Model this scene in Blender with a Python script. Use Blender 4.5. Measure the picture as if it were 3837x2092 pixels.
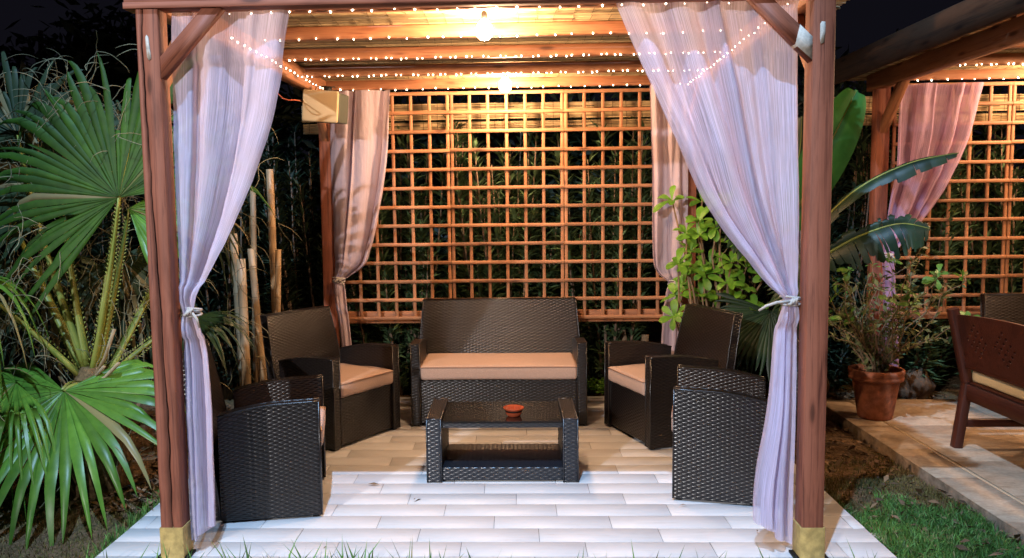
import bpy, math, random
import numpy as np
from mathutils import Vector, Matrix

for o in list(bpy.data.objects):
    bpy.data.objects.remove(o)
SC = bpy.context.scene
COL = SC.collection
RNG = np.random.default_rng(7)
random.seed(7)
PI = math.pi

# ------------------------------------------------------------------ camera
PITCH, ROLL, YAW = math.radians(-5.18), math.radians(0.74), math.radians(-1.93)
f = Vector((math.sin(YAW)*math.cos(PITCH), math.cos(YAW)*math.cos(PITCH), math.sin(PITCH)))
r0 = Vector((math.cos(YAW), -math.sin(YAW), 0)); u0 = r0.cross(f)
r = math.cos(ROLL)*r0 - math.sin(ROLL)*u0
u = math.sin(ROLL)*r0 + math.cos(ROLL)*u0
cd = bpy.data.cameras.new('camera')
cam = bpy.data.objects.new('camera', cd); COL.objects.link(cam)
cam.matrix_world = Matrix(((r.x, u.x, -f.x, 0), (r.y, u.y, -f.y, 0), (r.z, u.z, -f.z, 1.6), (0, 0, 0, 1)))
cd.sensor_width = 36; cd.lens = 3100/3837*36; cd.shift_x = 97.5/3837
cd.clip_start = 0.05; cd.clip_end = 500
SC.camera = cam

# ------------------------------------------------------------------ world and light
W = bpy.data.worlds.new('World'); SC.world = W; W.use_nodes = True
bg = W.node_tree.nodes['Background']
bg.inputs[0].default_value = (0.55, 0.52, 0.85, 1); bg.inputs[1].default_value = 0.008
SC.view_settings.view_transform = 'Standard'; SC.view_settings.look = 'None'
SC.view_settings.exposure = 0; SC.view_settings.gamma = 1; SC.view_settings.use_curve_mapping = False
SC.cycles.max_bounces = 8; SC.cycles.transparent_max_bounces = 24
SC.cycles.sample_clamp_indirect = 6.0

def spot(name, loc, aim, energy, color, size, blend, radius):
    d = bpy.data.lights.new(name, 'SPOT'); d.energy = energy; d.color = color
    d.spot_size = math.radians(size); d.spot_blend = blend; d.shadow_soft_size = radius
    o = bpy.data.objects.new(name, d); COL.objects.link(o)
    o.location = loc
    o.rotation_euler = (Vector(aim)-Vector(loc)).to_track_quat('-Z', 'Y').to_euler()
    return o
# the cool floodlight high on the house behind the camera, and the softer garden lamp far to the left
spot('floodlight', (-0.60, 0.0, 9.5), (-0.25, 4.3, 0.0), 5300, (0.41, 0.655, 1.0), 50, 0.30, 0.05)
spot('garden_lamp', (-4.6, -5.5, 4.2), (-0.1, 4.9, 0.9), 3900, (1.0, 0.96, 0.97), 27, 0.55, 0.06)

# ------------------------------------------------------------------ node helpers
def new_mat(name):
    m = bpy.data.materials.new(name); m.use_nodes = True
    nt = m.node_tree; nt.nodes.clear()
    out = nt.nodes.new('ShaderNodeOutputMaterial')
    return m, nt, out
def N(nt, t, **kw):
    n = nt.nodes.new(t)
    for k, v in kw.items(): setattr(n, k, v)
    return n
def L(nt, a, b): nt.links.new(a, b)
def ramp(nt, fac, stops):
    c = N(nt, 'ShaderNodeValToRGB'); L(nt, fac, c.inputs[0])
    e = c.color_ramp.elements
    while len(e) > 1: e.remove(e[-1])
    e[0].position = stops[0][0]; e[0].color = (*stops[0][1], 1)
    for p, col in stops[1:]:
        x = e.new(p); x.color = (*col, 1)
    return c.outputs[0]
def coords(nt, scale, rand=True, kind='Object'):
    tc = N(nt, 'ShaderNodeTexCoord'); mp = N(nt, 'ShaderNodeMapping')
    mp.inputs['Scale'].default_value = scale
    if rand:
        oi = N(nt, 'ShaderNodeObjectInfo'); ad = N(nt, 'ShaderNodeVectorMath', operation='ADD')
        ml = N(nt, 'ShaderNodeMath', operation='MULTIPLY'); ml.inputs[1].default_value = 37.0
        L(nt, oi.outputs['Random'], ml.inputs[0]); L(nt, tc.outputs[kind], ad.inputs[0]); L(nt, ml.outputs[0], ad.inputs[1])
        L(nt, ad.outputs[0], mp.inputs[0])
    else:
        L(nt, tc.outputs[kind], mp.inputs[0])
    return mp.outputs[0]
def noise(nt, vec, scale=1.0, detail=4, rough=0.55, dist=0.0):
    n = N(nt, 'ShaderNodeTexNoise'); n.inputs['Scale'].default_value = scale
    n.inputs['Detail'].default_value = detail; n.inputs['Roughness'].default_value = rough
    n.inputs['Distortion'].default_value = dist
    L(nt, vec, n.inputs['Vector']); return n.outputs['Fac']
def mixc(nt, fac, a, b, mode='MIX'):
    m = N(nt, 'ShaderNodeMix', data_type='RGBA', blend_type=mode)
    for s, v in ((0, fac), (6, a), (7, b)):
        if hasattr(v, 'links') or hasattr(v, 'is_output'): L(nt, v, m.inputs[s])
        else: m.inputs[s].default_value = v if s == 0 else (*v, 1)
    return m.outputs[2]
def bump(nt, h, strength, dist):
    b = N(nt, 'ShaderNodeBump'); b.inputs['Strength'].default_value = strength; b.inputs['Distance'].default_value = dist
    L(nt, h, b.inputs['Height']); return b.outputs[0]
def princ(nt, out, col, rough=0.6, spec=0.3, nrm=None):
    p = N(nt, 'ShaderNodeBsdfPrincipled')
    if hasattr(col, 'is_output'): L(nt, col, p.inputs['Base Color'])
    else: p.inputs['Base Color'].default_value = (*col, 1)
    if hasattr(rough, 'is_output'): L(nt, rough, p.inputs['Roughness'])
    else: p.inputs['Roughness'].default_value = rough
    p.inputs['Specular IOR Level'].default_value = spec
    if nrm: L(nt, nrm, p.inputs['Normal'])
    L(nt, p.outputs[0], out.inputs[0]); return p
def randval(nt, col, lo, hi):
    oi = N(nt, 'ShaderNodeObjectInfo'); mr = N(nt, 'ShaderNodeMapRange')
    mr.inputs[3].default_value = lo; mr.inputs[4].default_value = hi
    L(nt, oi.outputs['Random'], mr.inputs[0])
    h = N(nt, 'ShaderNodeHueSaturation'); L(nt, mr.outputs[0], h.inputs['Value']); L(nt, col, h.inputs['Color'])
    return h.outputs[0]

def m_wood(name, light, dark, rough=0.55, vlo=0.8, vhi=1.15, knots=True):
    m, nt, out = new_mat(name)
    v = coords(nt, (2.2, 75, 75)); g = noise(nt, v, 1.0, 6, 0.65, 0.8)
    v2 = coords(nt, (2.6, 14, 14)); b = noise(nt, v2, 1.0, 4, 0.6, 0.5)
    c = ramp(nt, g, [(0.3, dark), (0.5, light), (0.72, tuple(x*0.8 for x in light))])
    c = mixc(nt, 0.7, c, ramp(nt, b, [(0.32, (0.5, 0.46, 0.44)), (0.5, (0.9, 0.88, 0.86)), (0.65, (1, 1, 1))]), 'MULTIPLY')
    if knots:
        vo = N(nt, 'ShaderNodeTexVoronoi'); vo.inputs['Scale'].default_value = 1.0
        L(nt, coords(nt, (3.0, 13.0, 13.0)), vo.inputs['Vector'])
        k = ramp(nt, vo.outputs['Distance'], [(0.0, (0.05, 0.05, 0.05)), (0.10, (0.22, 0.2, 0.2)), (0.16, (0.75, 0.7, 0.7)), (0.24, (1, 1, 1))])
        c = mixc(nt, 0.75, c, k, 'MULTIPLY')
    c = randval(nt, c, vlo, vhi)
    princ(nt, out, c, rough, 0.3, bump(nt, g, 0.5, 0.003)); return m
def m_plain(name, col, rough=0.6, spec=0.3, nscale=30, var=0.25, bstr=0.2, bdist=0.003, metal=0):
    m, nt, out = new_mat(name)
    n = noise(nt, coords(nt, (nscale,)*3), 1.0, 5, 0.6)
    c = ramp(nt, n, [(0.3, tuple(x*(1-var) for x in col)), (0.7, tuple(min(1, x*(1+var)) for x in col))])
    p = princ(nt, out, c, rough, spec, bump(nt, n, bstr, bdist)); p.inputs['Metallic'].default_value = metal
    return m
def m_emit(name, col, strength, sample=True):
    m, nt, out = new_mat(name)
    e = N(nt, 'ShaderNodeEmission'); e.inputs[0].default_value = (*col, 1); e.inputs[1].default_value = strength
    L(nt, e.outputs[0], out.inputs[0])
    if not sample: m.cycles.emission_sampling = 'NONE'
    return m
def m_leaf(name, col, col2, rough=0.45, trans=0.3, scale=14, rand=(0.7, 1.25), dry=0.0, tip=False, straw=(0.30, 0.235, 0.11)):
    m, nt, out = new_mat(name)
    n = noise(nt, coords(nt, (scale,)*3), 1.0, 4, 0.6)
    c = ramp(nt, n, [(0.3, col), (0.7, col2)])
    ge = N(nt, 'ShaderNodeNewGeometry'); mr = N(nt, 'ShaderNodeMapRange')
    mr.inputs[3].default_value = rand[0]; mr.inputs[4].default_value = rand[1]
    L(nt, ge.outputs['Random Per Island'], mr.inputs[0])
    h = N(nt, 'ShaderNodeHueSaturation'); L(nt, mr.outputs[0], h.inputs['Value']); L(nt, c, h.inputs['Color'])
    c = h.outputs[0]
    if dry > 0:
        gt = ramp(nt, ge.outputs['Random Per Island'], [(0, (0, 0, 0)), (1-dry-.01, (0, 0, 0)), (1-dry+.01, (.85, .85, .85))])
        c = mixc(nt, gt, c, straw)
    if tip:
        at = N(nt, 'ShaderNodeAttribute'); at.attribute_name = 'tip'
        ad = N(nt, 'ShaderNodeMath', operation='MULTIPLY_ADD'); L(nt, n, ad.inputs[0]); ad.inputs[1].default_value = .25; L(nt, at.outputs['Fac'], ad.inputs[2])
        c = mixc(nt, ramp(nt, ad.outputs[0], [(1.03, (0, 0, 0)), (1.12, (1, 1, 1))]), c, straw)
    c = randval(nt, c, 0.85, 1.12)
    p = N(nt, 'ShaderNodeBsdfPrincipled'); L(nt, c, p.inputs['Base Color'])
    p.inputs['Roughness'].default_value = rough; p.inputs['Specular IOR Level'].default_value = 0.4
    L(nt, bump(nt, n, 0.2, 0.002), p.inputs['Normal'])
    t = N(nt, 'ShaderNodeBsdfTranslucent'); L(nt, c, t.inputs[0])
    mx = N(nt, 'ShaderNodeMixShader'); mx.inputs[0].default_value = trans
    L(nt, p.outputs[0], mx.inputs[1]); L(nt, t.outputs[0], mx.inputs[2]); L(nt, mx.outputs[0], out.inputs[0])
    return m
def m_cloth(name, col, clear, crinkle=0.35):
    """sheer voile: fine vertical threads, partly see-through"""
    m, nt, out = new_mat(name)
    v = coords(nt, (240, 2.2, 1), False, 'UV'); s = noise(nt, v, 1.0, 4, 0.7)
    v2 = coords(nt, (30, 24, 1), False, 'UV'); w = noise(nt, v2, 1.0, 4, 0.6, 0.8)
    c = ramp(nt, s, [(0.3, tuple(x*0.78 for x in col)), (0.62, col)])
    nb = N(nt, 'ShaderNodeMath', operation='ADD'); L(nt, s, nb.inputs[0]); L(nt, w, nb.inputs[1])
    nrm = bump(nt, nb.outputs[0], crinkle, 0.004)
    d = N(nt, 'ShaderNodeBsdfDiffuse'); t = N(nt, 'ShaderNodeBsdfTranslucent'); tr = N(nt, 'ShaderNodeBsdfTransparent')
    for x in (d, t): L(nt, c, x.inputs[0]); L(nt, nrm, x.inputs['Normal'])
    a = N(nt, 'ShaderNodeMixShader'); a.inputs[0].default_value = 0.36
    L(nt, d.outputs[0], a.inputs[1]); L(nt, t.outputs[0], a.inputs[2])
    mr = N(nt, 'ShaderNodeMapRange'); mr.inputs[1].default_value = 0.38; mr.inputs[2].default_value = 0.62
    mr.inputs[3].default_value = clear*1.6; mr.inputs[4].default_value = clear*0.4
    L(nt, s, mr.inputs[0])
    b = N(nt, 'ShaderNodeMixShader'); L(nt, mr.outputs[0], b.inputs[0])
    L(nt, a.outputs[0], b.inputs[1]); L(nt, tr.outputs[0], b.inputs[2]); L(nt, b.outputs[0], out.inputs[0])
    return m

M = {}
M['post'] = m_wood('painted_post_wood', (0.30, 0.102, 0.058), (0.12, 0.036, 0.022), 0.6, 0.92, 1.05)
M['beam'] = m_wood('stained_beam_wood', (0.40, 0.175, 0.085), (0.22, 0.08, 0.04), 0.6, 0.8, 1.12)
M['slat'] = m_wood('stained_slat_wood', (0.41, 0.195, 0.095), (0.23, 0.095, 0.047), 0.55, 0.72, 1.15)
M['bench'] = m_wood('dark_carved_wood', (0.062, 0.017, 0.010), (0.028, 0.008, 0.005), 0.4, 0.9, 1.1, False)
M['sleeve'] = m_plain('yellow_painted_sleeve', (0.46, 0.32, 0.11), 0.6, 0.3, 26, 0.3, 0.35)
M['filler'] = m_plain('white_filler', (0.46, 0.42, 0.36), 0.85, 0.2, 40, 0.3, 0.5)
M['wicker'] = m_plain('brown_wicker', (0.0090, 0.0068, 0.0066), 0.29, 0.58, 60, 0.35, 0.1)
M['wicker_table'] = m_plain('dark_table_wicker', (0.010, 0.012, 0.017), 0.34, 0.75, 60, 0.35, 0.1)
M['core'] = m_plain('wicker_frame', (0.010, 0.008, 0.007), 0.6, 0.2)
M['cushion'] = m_plain('salmon_cushion_canvas', (0.45, 0.325, 0.268), 0.9, 0.1, 160, 0.12, 0.3, 0.001)
M['piping'] = m_plain('cushion_piping', (0.30, 0.19, 0.14), 0.9, 0.1, 160, 0.1, 0.2)
M['cream'] = m_plain('cream_cushion_canvas', (0.62, 0.52, 0.33), 0.9, 0.1, 120, 0.1, 0.3, 0.001)
M['terracotta'] = m_plain('terracotta', (0.27, 0.098, 0.052), 0.75, 0.2, 18, 0.4, 0.5)
M['glaze'] = m_plain('red_glaze', (0.42, 0.085, 0.035), 0.12, 0.6, 20, 0.15, 0.05)
M['darkglaze'] = m_plain('dark_glaze', (0.02, 0.008, 0.006), 0.1, 0.6, 20, 0.15, 0.05)
M['soil'] = m_plain('potting_soil', (0.03, 0.018, 0.01), 0.95, 0.1, 60, 0.5, 0.9, 0.01)
M['rope'] = m_plain('white_rope', (0.44, 0.41, 0.38), 0.85, 0.1, 200, 0.2, 0.4, 0.001)
M['black'] = m_plain('black_rubber', (0.012, 0.012, 0.012), 0.5, 0.3)
M['grille'] = m_plain('cream_speaker_grille', (0.56, 0.42, 0.24), 0.7, 0.2, 300, 0.12, 0.2, 0.001)
M['slate'] = m_plain('slate_speaker_case', (0.06, 0.068, 0.052), 0.6, 0.3, 50, 0.1, 0.1)
M['wire'] = m_plain('clear_wire', (0.25, 0.2, 0.15), 0.4, 0.4)
M['twine'] = m_plain('reed_twine', (0.05, 0.03, 0.02), 0.8, 0.1)
M['bulb'] = m_emit('lit_bulb', (1.0, 0.625, 0.355), 1350)
M['led'] = m_emit('lit_led', (1.0, 0.86, 0.62), 22, False)
M['lava'] = m_plain('brown_stone', (0.12, 0.075, 0.045), 0.9, 0.2, 14, 0.5, 0.9, 0.02)
M['pebble'] = m_plain('pale_stone', (0.42, 0.36, 0.28), 0.85, 0.2, 25, 0.25, 0.5)
M['curtain'] = m_cloth('lilac_voile', (0.76, 0.725, 0.95), 0.28, .7)
M['curtain_dense'] = m_cloth('pink_lilac_voile', (0.70, 0.58, 0.66), 0.06, .6)
M['curtain_pink'] = m_cloth('rose_voile', (0.74, 0.50, 0.72), 0.28, .6)
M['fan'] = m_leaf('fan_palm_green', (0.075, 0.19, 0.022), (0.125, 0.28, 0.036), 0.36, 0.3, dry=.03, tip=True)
M['fan_dimmed'] = m_leaf('fan_palm_dimmed_green', (0.026, 0.085, 0.005), (0.054, 0.145, 0.009), 0.6, 0.3, dry=.05, tip=True)  # darker copy of the fan green, weaker light on the upper fan painted in
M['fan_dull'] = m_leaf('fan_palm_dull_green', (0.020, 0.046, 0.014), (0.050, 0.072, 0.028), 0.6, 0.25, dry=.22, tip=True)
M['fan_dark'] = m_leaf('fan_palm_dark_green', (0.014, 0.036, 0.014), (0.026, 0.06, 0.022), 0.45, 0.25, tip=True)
M['petiole'] = m_leaf('petiole_yellow_green', (0.16, 0.21, 0.03), (0.30, 0.29, 0.06), 0.45, 0.05, 6)
M['dry'] = m_leaf('dry_straw', (0.22, 0.16, 0.08), (0.42, 0.33, 0.2), 0.8, 0.1, 9)
M['fibre'] = m_leaf('dry_fibre', (0.16, 0.14, 0.07), (0.34, 0.31, 0.18), 0.8, 0.15, 9)
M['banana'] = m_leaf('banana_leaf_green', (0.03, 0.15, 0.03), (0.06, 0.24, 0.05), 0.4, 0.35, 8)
M['banana_dimmed'] = m_leaf('banana_leaf_dimmed', (0.010, 0.030, 0.014), (0.020, 0.05, 0.022), 0.45, 0.25, 8)  # darker copy of the banana green, dim light put into the colour
M['rosette'] = m_leaf('light_green_leaf', (0.095, 0.255, 0.02), (0.175, 0.36, 0.04), 0.45, 0.3, 20)
M['pot_leaf'] = m_leaf('potted_green_leaf', (0.07, 0.18, 0.025), (0.13, 0.27, 0.045), 0.5, 0.25, 20)
M['olive'] = m_leaf('olive_small_leaf', (0.085, 0.115, 0.035), (0.18, 0.185, 0.075), 0.6, 0.2, 20)
M['oleander'] = m_leaf('oleander_leaf', (0.055, 0.11, 0.045), (0.11, 0.18, 0.085), 0.42, 0.2, 10, (0.5, 1.5))
M['tree'] = m_leaf('dark_tree_leaf', (0.012, 0.022, 0.012), (0.022, 0.035, 0.018), 0.6, 0.15, 10)
M['bark'] = m_plain('grey_bark', (0.17, 0.12, 0.085), 0.9, 0.1, 25, 0.4, 0.7, 0.01)
M['twig'] = m_plain('brown_twig', (0.22, 0.15, 0.09), 0.8, 0.1, 25, 0.3, 0.4)
M['bamboo'] = m_wood('pale_bamboo', (0.46, 0.32, 0.18), (0.32, 0.20, 0.10), 0.45, 0.85, 1.1, False)
M['grass'] = m_leaf('lawn_grass', (0.065, 0.185, 0.035), (0.13, 0.28, 0.06), 0.6, 0.25, 3, (0.4, 1.6), dry=.08)
M['drygrass'] = m_leaf('dry_lawn', (0.10, 0.105, 0.025), (0.21, 0.155, 0.06), 0.8, 0.15, 3, (0.4, 1.5))
M['litter'] = m_leaf('leaf_litter', (0.10, 0.06, 0.03), (0.22, 0.14, 0.08), 0.85, 0.05, 6, (0.4, 1.6))
M['reed'] = m_leaf('dry_reed', (0.40, 0.28, 0.14), (0.55, 0.41, 0.22), 0.7, 0.1, 12, (0.35, 1.4))

def m_tile():
    m, nt, out = new_mat('wood_look_porcelain')
    g = noise(nt, coords(nt, (3.0, 60, 60)), 1.0, 6, 0.72, 1.8)
    c = ramp(nt, g, [(0.26, (0.38, 0.345, 0.31)), (0.38, (0.515, 0.51, 0.505)), (0.58, (0.55, 0.555, 0.56)), (0.78, (0.50, 0.48, 0.455))])
    d = noise(nt, coords(nt, (2.5, 5, 5)), 1.0, 6, 0.75, 0.8)
    c = mixc(nt, 0.16, c, ramp(nt, d, [(0.30, (0.70, 0.62, 0.54)), (0.44, (1, 1, 1))]), 'MULTIPLY'); c = randval(nt, c, 0.98, 1.015)
    princ(nt, out, c, 0.45, 0.3, bump(nt, g, 0.1, 0.0008)); return m
M['tile'] = m_tile()
M['grout'] = m_plain('grey_grout', (0.22, 0.21, 0.20), 0.9, 0.1, 60, 0.2)
def m_flag():
    m, nt, out = new_mat('worn_sandstone')
    a = noise(nt, coords(nt, (5, 9, 9)), 1.0, 6, 0.65, 0.8); b = noise(nt, coords(nt, (40, 40, 40)), 1.0, 4, 0.6)
    c = ramp(nt, a, [(0.28, (0.27, 0.19, 0.12)), (0.5, (0.41, 0.31, 0.215)), (0.72, (0.47, 0.38, 0.28))])
    c = mixc(nt, 0.35, c, ramp(nt, b, [(0.35, (0.55, 0.5, 0.45)), (0.6, (1, 1, 1))]), 'MULTIPLY')
    princ(nt, out, randval(nt, c, 0.85, 1.1), 0.75, 0.2, bump(nt, a, 0.5, 0.006)); return m
M['flag'] = m_flag()
M['joint'] = m_plain('pale_mortar', (0.45, 0.34, 0.22), 0.9, 0.1, 40, 0.2)
def m_ground():
    m, nt, out = new_mat('garden_soil')
    a = noise(nt, coords(nt, (3.5,)*3, False), 1.0, 6, 0.7); b = noise(nt, coords(nt, (45,)*3, False), 1.0, 5, 0.7)
    c = ramp(nt, b, [(0.3, (0.05, 0.032, 0.018)), (0.5, (0.15, 0.095, 0.052)), (0.72, (0.28, 0.18, 0.10))])
    g = ramp(nt, b, [(0.35, (0.045, 0.042, 0.014)), (0.65, (0.13, 0.115, 0.04))])
    k = ramp(nt, a, [(0.50, (0, 0, 0)), (0.66, (1, 1, 1))])
    c = mixc(nt, k, c, g)
    princ(nt, out, c, 0.95, 0.1, bump(nt, b, 0.9, 0.02)); return m
M['ground'] = m_ground()

# ------------------------------------------------------------------ mesh helpers
class MB:
    def __init__(s): s.v = []; s.f = []; s.n = 0; s.uv = []
    def add(s, V, F):
        V = np.asarray(V, float).reshape(-1, 3); F = np.asarray(F, int)
        s.v.append(V); s.f.append((F+s.n)); s.n += len(V); return s
    def box(s, a, b):
        x0, y0, z0 = a; x1, y1, z1 = b
        V = [(x0,y0,z0),(x1,y0,z0),(x1,y1,z0),(x0,y1,z0),(x0,y0,z1),(x1,y0,z1),(x1,y1,z1),(x0,y1,z1)]
        return s.add(V, [(0,3,2,1),(4,5,6,7),(0,1,5,4),(1,2,6,5),(2,3,7,6),(3,0,4,7)])
    def cbox(s, a, b, c=0.004):
        """box along z with chamfered long edges"""
        x0, y0, z0 = a; x1, y1, z1 = b
        P = [(x0+c,y0),(x1-c,y0),(x1,y0+c),(x1,y1-c),(x1-c,y1),(x0+c,y1),(x0,y1-c),(x0,y0+c)]
        return s.prism([(x, y) for x, y in P], z0, z1)
    def prism(s, poly, z0, z1):
        n = len(poly)
        V = [(x, y, z0) for x, y in poly]+[(x, y, z1) for x, y in poly]
        F = [(i, (i+1) % n, n+(i+1) % n, n+i) for i in range(n)]
        s.add(V, F)
        # caps as fans
        cx = sum(p[0] for p in poly)/n; cy = sum(p[1] for p in poly)/n
        s.add([(x, y, z0) for x, y in poly]+[(cx, cy, z0)], [((i+1) % n, i, n, n) for i in range(n)])
        s.add([(x, y, z1) for x, y in poly]+[(cx, cy, z1)], [(i, (i+1) % n, n, n) for i in range(n)])
        return s
    def tube(s, pts, rad, k=6, flat=1.0, cap=True):
        pts = [Vector(p) for p in pts]; n = len(pts)
        if not hasattr(rad, '__len__'): rad = [rad]*n
        V = []; F = []
        prev = None
        for i, p in enumerate(pts):
            t = (pts[min(i+1, n-1)]-pts[max(i-1, 0)]).normalized()
            if prev is None:
                a = Vector((0, 0, 1)) if abs(t.z) < 0.9 else Vector((1, 0, 0))
                e1 = t.cross(a).normalized()
            else:
                e1 = (prev-t*prev.dot(t)).normalized()
            prev = e1; e2 = t.cross(e1)
            for j in range(k):
                w = 2*PI*j/k
                V.append(p+e1*math.cos(w)*rad[i]+e2*math.sin(w)*rad[i]*flat)
        for i in range(n-1):
            for j in range(k):
                F.append((i*k+j, i*k+(j+1) % k, (i+1)*k+(j+1) % k, (i+1)*k+j))
        if cap:
            V.append(pts[0]); V.append(pts[-1]); a, b = len(V)-2, len(V)-1
            for j in range(k):
                F.append(((j+1) % k, j, a, a)); F.append(((n-1)*k+j, (n-1)*k+(j+1) % k, b, b))
        return s.add([tuple(v) for v in V], F)
    def lathe(s, prof, k=32):
        V = []; F = []; n = len(prof)
        for rr, z in prof:
            for j in range(k):
                w = 2*PI*j/k; V.append((rr*math.cos(w), rr*math.sin(w), z))
        for i in range(n-1):
            for j in range(k):
                F.append((i*k+j, i*k+(j+1) % k, (i+1)*k+(j+1) % k, (i+1)*k+j))
        return s.add(V, F)
    def grid(s, P, closed=False):
        """P: (nv, nu, 3) array"""
        nv, nu = P.shape[:2]
        idx = np.arange(nv*nu).reshape(nv, nu)
        F = np.stack([idx[:-1, :-1], idx[:-1, 1:], idx[1:, 1:], idx[1:, :-1]], -1).reshape(-1, 4)
        return s.add(P.reshape(-1, 3), F)
    tip = None
    def mesh(s, name, mat, smooth=False):
        V = np.concatenate(s.v) if s.v else np.zeros((0, 3)); F = np.concatenate(s.f)
        tri = F[:, 2] == F[:, 3]
        me = bpy.data.meshes.new(name)
        nq, nt_ = int((~tri).sum()), int(tri.sum())
        loops = np.concatenate([F[~tri].reshape(-1), F[tri][:, :3].reshape(-1)]).astype(np.int32)
        starts = np.concatenate([np.arange(nq)*4, nq*4+np.arange(nt_)*3]).astype(np.int32)
        me.vertices.add(len(V)); me.vertices.foreach_set('co', V.astype(np.float32).ravel())
        me.loops.add(len(loops)); me.loops.foreach_set('vertex_index', loops)
        me.polygons.add(nq+nt_); me.polygons.foreach_set('loop_start', starts)
        me.update(calc_edges=True); me.validate()
        if smooth: me.polygons.foreach_set('use_smooth', np.ones(len(me.polygons), bool))
        if s.tip: me.attributes.new('tip', 'FLOAT', 'POINT').data.foreach_set('value', np.array(s.tip, np.float32))
        if mat: me.materials.append(mat)
        return me

def link(name, data, parent=None, loc=(0, 0, 0), rot=None):
    o = bpy.data.objects.new(name, data); COL.objects.link(o); o.location = loc
    if rot is not None: o.rotation_euler = rot
    if parent is not None: o.parent = parent
    return o
def obj(name, mb, mat, parent=None, smooth=False, loc=(0, 0, 0), rot=None):
    return link(name, mb.mesh(name, mat, smooth), parent, loc, rot)
def tag(o, label, cat, group=None, kind=None):
    o['label'] = label; o['category'] = cat
    if group: o['group'] = group
    if kind: o['kind'] = kind
    return o
def thing(name, label, cat, loc=(0, 0, 0), rz=0.0, group=None):
    return tag(link(name, None, None, loc, (0, 0, rz)), label, cat, group)
def stuff(o): o['kind'] = 'stuff'; return o
def struct(o): o['kind'] = 'structure'; return o
def copy_tree(o, parent=None):
    c = o.copy(); COL.objects.link(c)
    if parent is not None: c.parent = parent; c.matrix_parent_inverse = o.matrix_parent_inverse
    for ch in list(o.children): copy_tree(ch, c)
    return c
def beam(name, p0, p1, w, h, mat, parent, c=0.004, up=(0, 0, 1)):
    """timber from p0 to p1 (parent's coordinates), grain along its own x; w across, h high"""
    p0, p1 = Vector(p0), Vector(p1); d = p1-p0; Ln = d.length; x = d.normalized()
    upv = Vector(up)
    if abs(x.dot(upv)) > 0.95: upv = Vector((0, 1, 0))
    y = upv.cross(x).normalized(); z = x.cross(y)
    P = [(-w/2+c, -h/2), (w/2-c, -h/2), (w/2, -h/2+c), (w/2, h/2-c), (w/2-c, h/2), (-w/2+c, h/2), (-w/2, h/2-c), (-w/2, -h/2+c)]
    mb = MB(); n = 8
    V = [(0, a, b) for a, b in P]+[(Ln, a, b) for a, b in P]
    mb.add(V, [(i, (i+1) % n, n+(i+1) % n, n+i) for i in range(n)])
    mb.add(V[:8]+[(0, 0, 0)], [((i+1) % n, i, n, n) for i in range(n)])
    mb.add(V[8:]+[(Ln, 0, 0)], [(i, (i+1) % n, n, n) for i in range(n)])
    R = Matrix((x, y, z)).transposed()
    return obj(name, mb, mat, parent, False, p0, R.to_euler())

def interp(levels, z):
    """smooth interpolation of rows (z, a, b, ...) given with z falling"""
    A = np.array(levels, float)[::-1]
    out = []
    for k in range(1, A.shape[1]):
        x, y = A[:, 0], A[:, k]
        d = np.gradient(y, x)
        # clamp like monotone cubic
        s = np.diff(y)/np.diff(x)
        for i in range(1, len(x)-1):
            d[i] = 0 if s[i-1]*s[i] <= 0 else np.sign(s[i])*min(abs(d[i]), 2.5*min(abs(s[i-1]), abs(s[i])))
        d[0], d[-1] = s[0], s[-1]
        i = np.clip(np.searchsorted(x, z)-1, 0, len(x)-2)
        h = x[i+1]-x[i]; t = np.clip((z-x[i])/h, 0, 1)
        out.append((1+2*t)*(1-t)**2*y[i]+t*(1-t)**2*h*d[i]+t*t*(3-2*t)*y[i+1]+t*t*(t-1)*h*d[i+1])
    return out

# ================================================================== SETTING
def bumps(x, y, seed, scale, amp):
    g = np.random.default_rng(seed); z = np.zeros_like(x)
    for i in range(14):
        k = scale*(0.5+1.8*g.random()); a = g.random()*2*PI; p = g.random()*2*PI
        z += np.sin((x*math.cos(a)+y*math.sin(a))*k+p)/(0.7+k/scale)
    return z*amp/5
def ground_z(x, y):
    z = -0.055+bumps(x, y, 3, 5, 0.022)+bumps(x, y, 4, 19, 0.007)
    z = z+0.075*np.exp(-(((x+2.6)/0.9)**2+((y-4.9)/0.5)**2))          # the raised palm bed
    z = np.where((x > 1.7) & (x < 2.43), z-0.018*np.clip((x-1.7)/0.5, 0, 1), z)
    under = ((x > -1.93) & (x < 1.69) & (y > 3.48) & (y < 6.77)) | ((x > 2.44) & (x < 6.4) & (y > 2.6) & (y < 6.6))
    return np.where(under, -0.14, z)
xs = np.concatenate([[-120, -60, -25, -12, -8], np.arange(-6, 7.01, 0.06), [9, 14, 30, 60, 120]])
ys = np.concatenate([[-60, -25, -8, -2, 0.5, 1.8], np.arange(2.6, 8.61, 0.06), [10, 14, 25, 60, 120]])
X, Y = np.meshgrid(xs, ys)
struct(obj('ground', MB().grid(np.stack([X, Y, ground_z(X, Y)], -1)), M['ground'], None, True))

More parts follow.
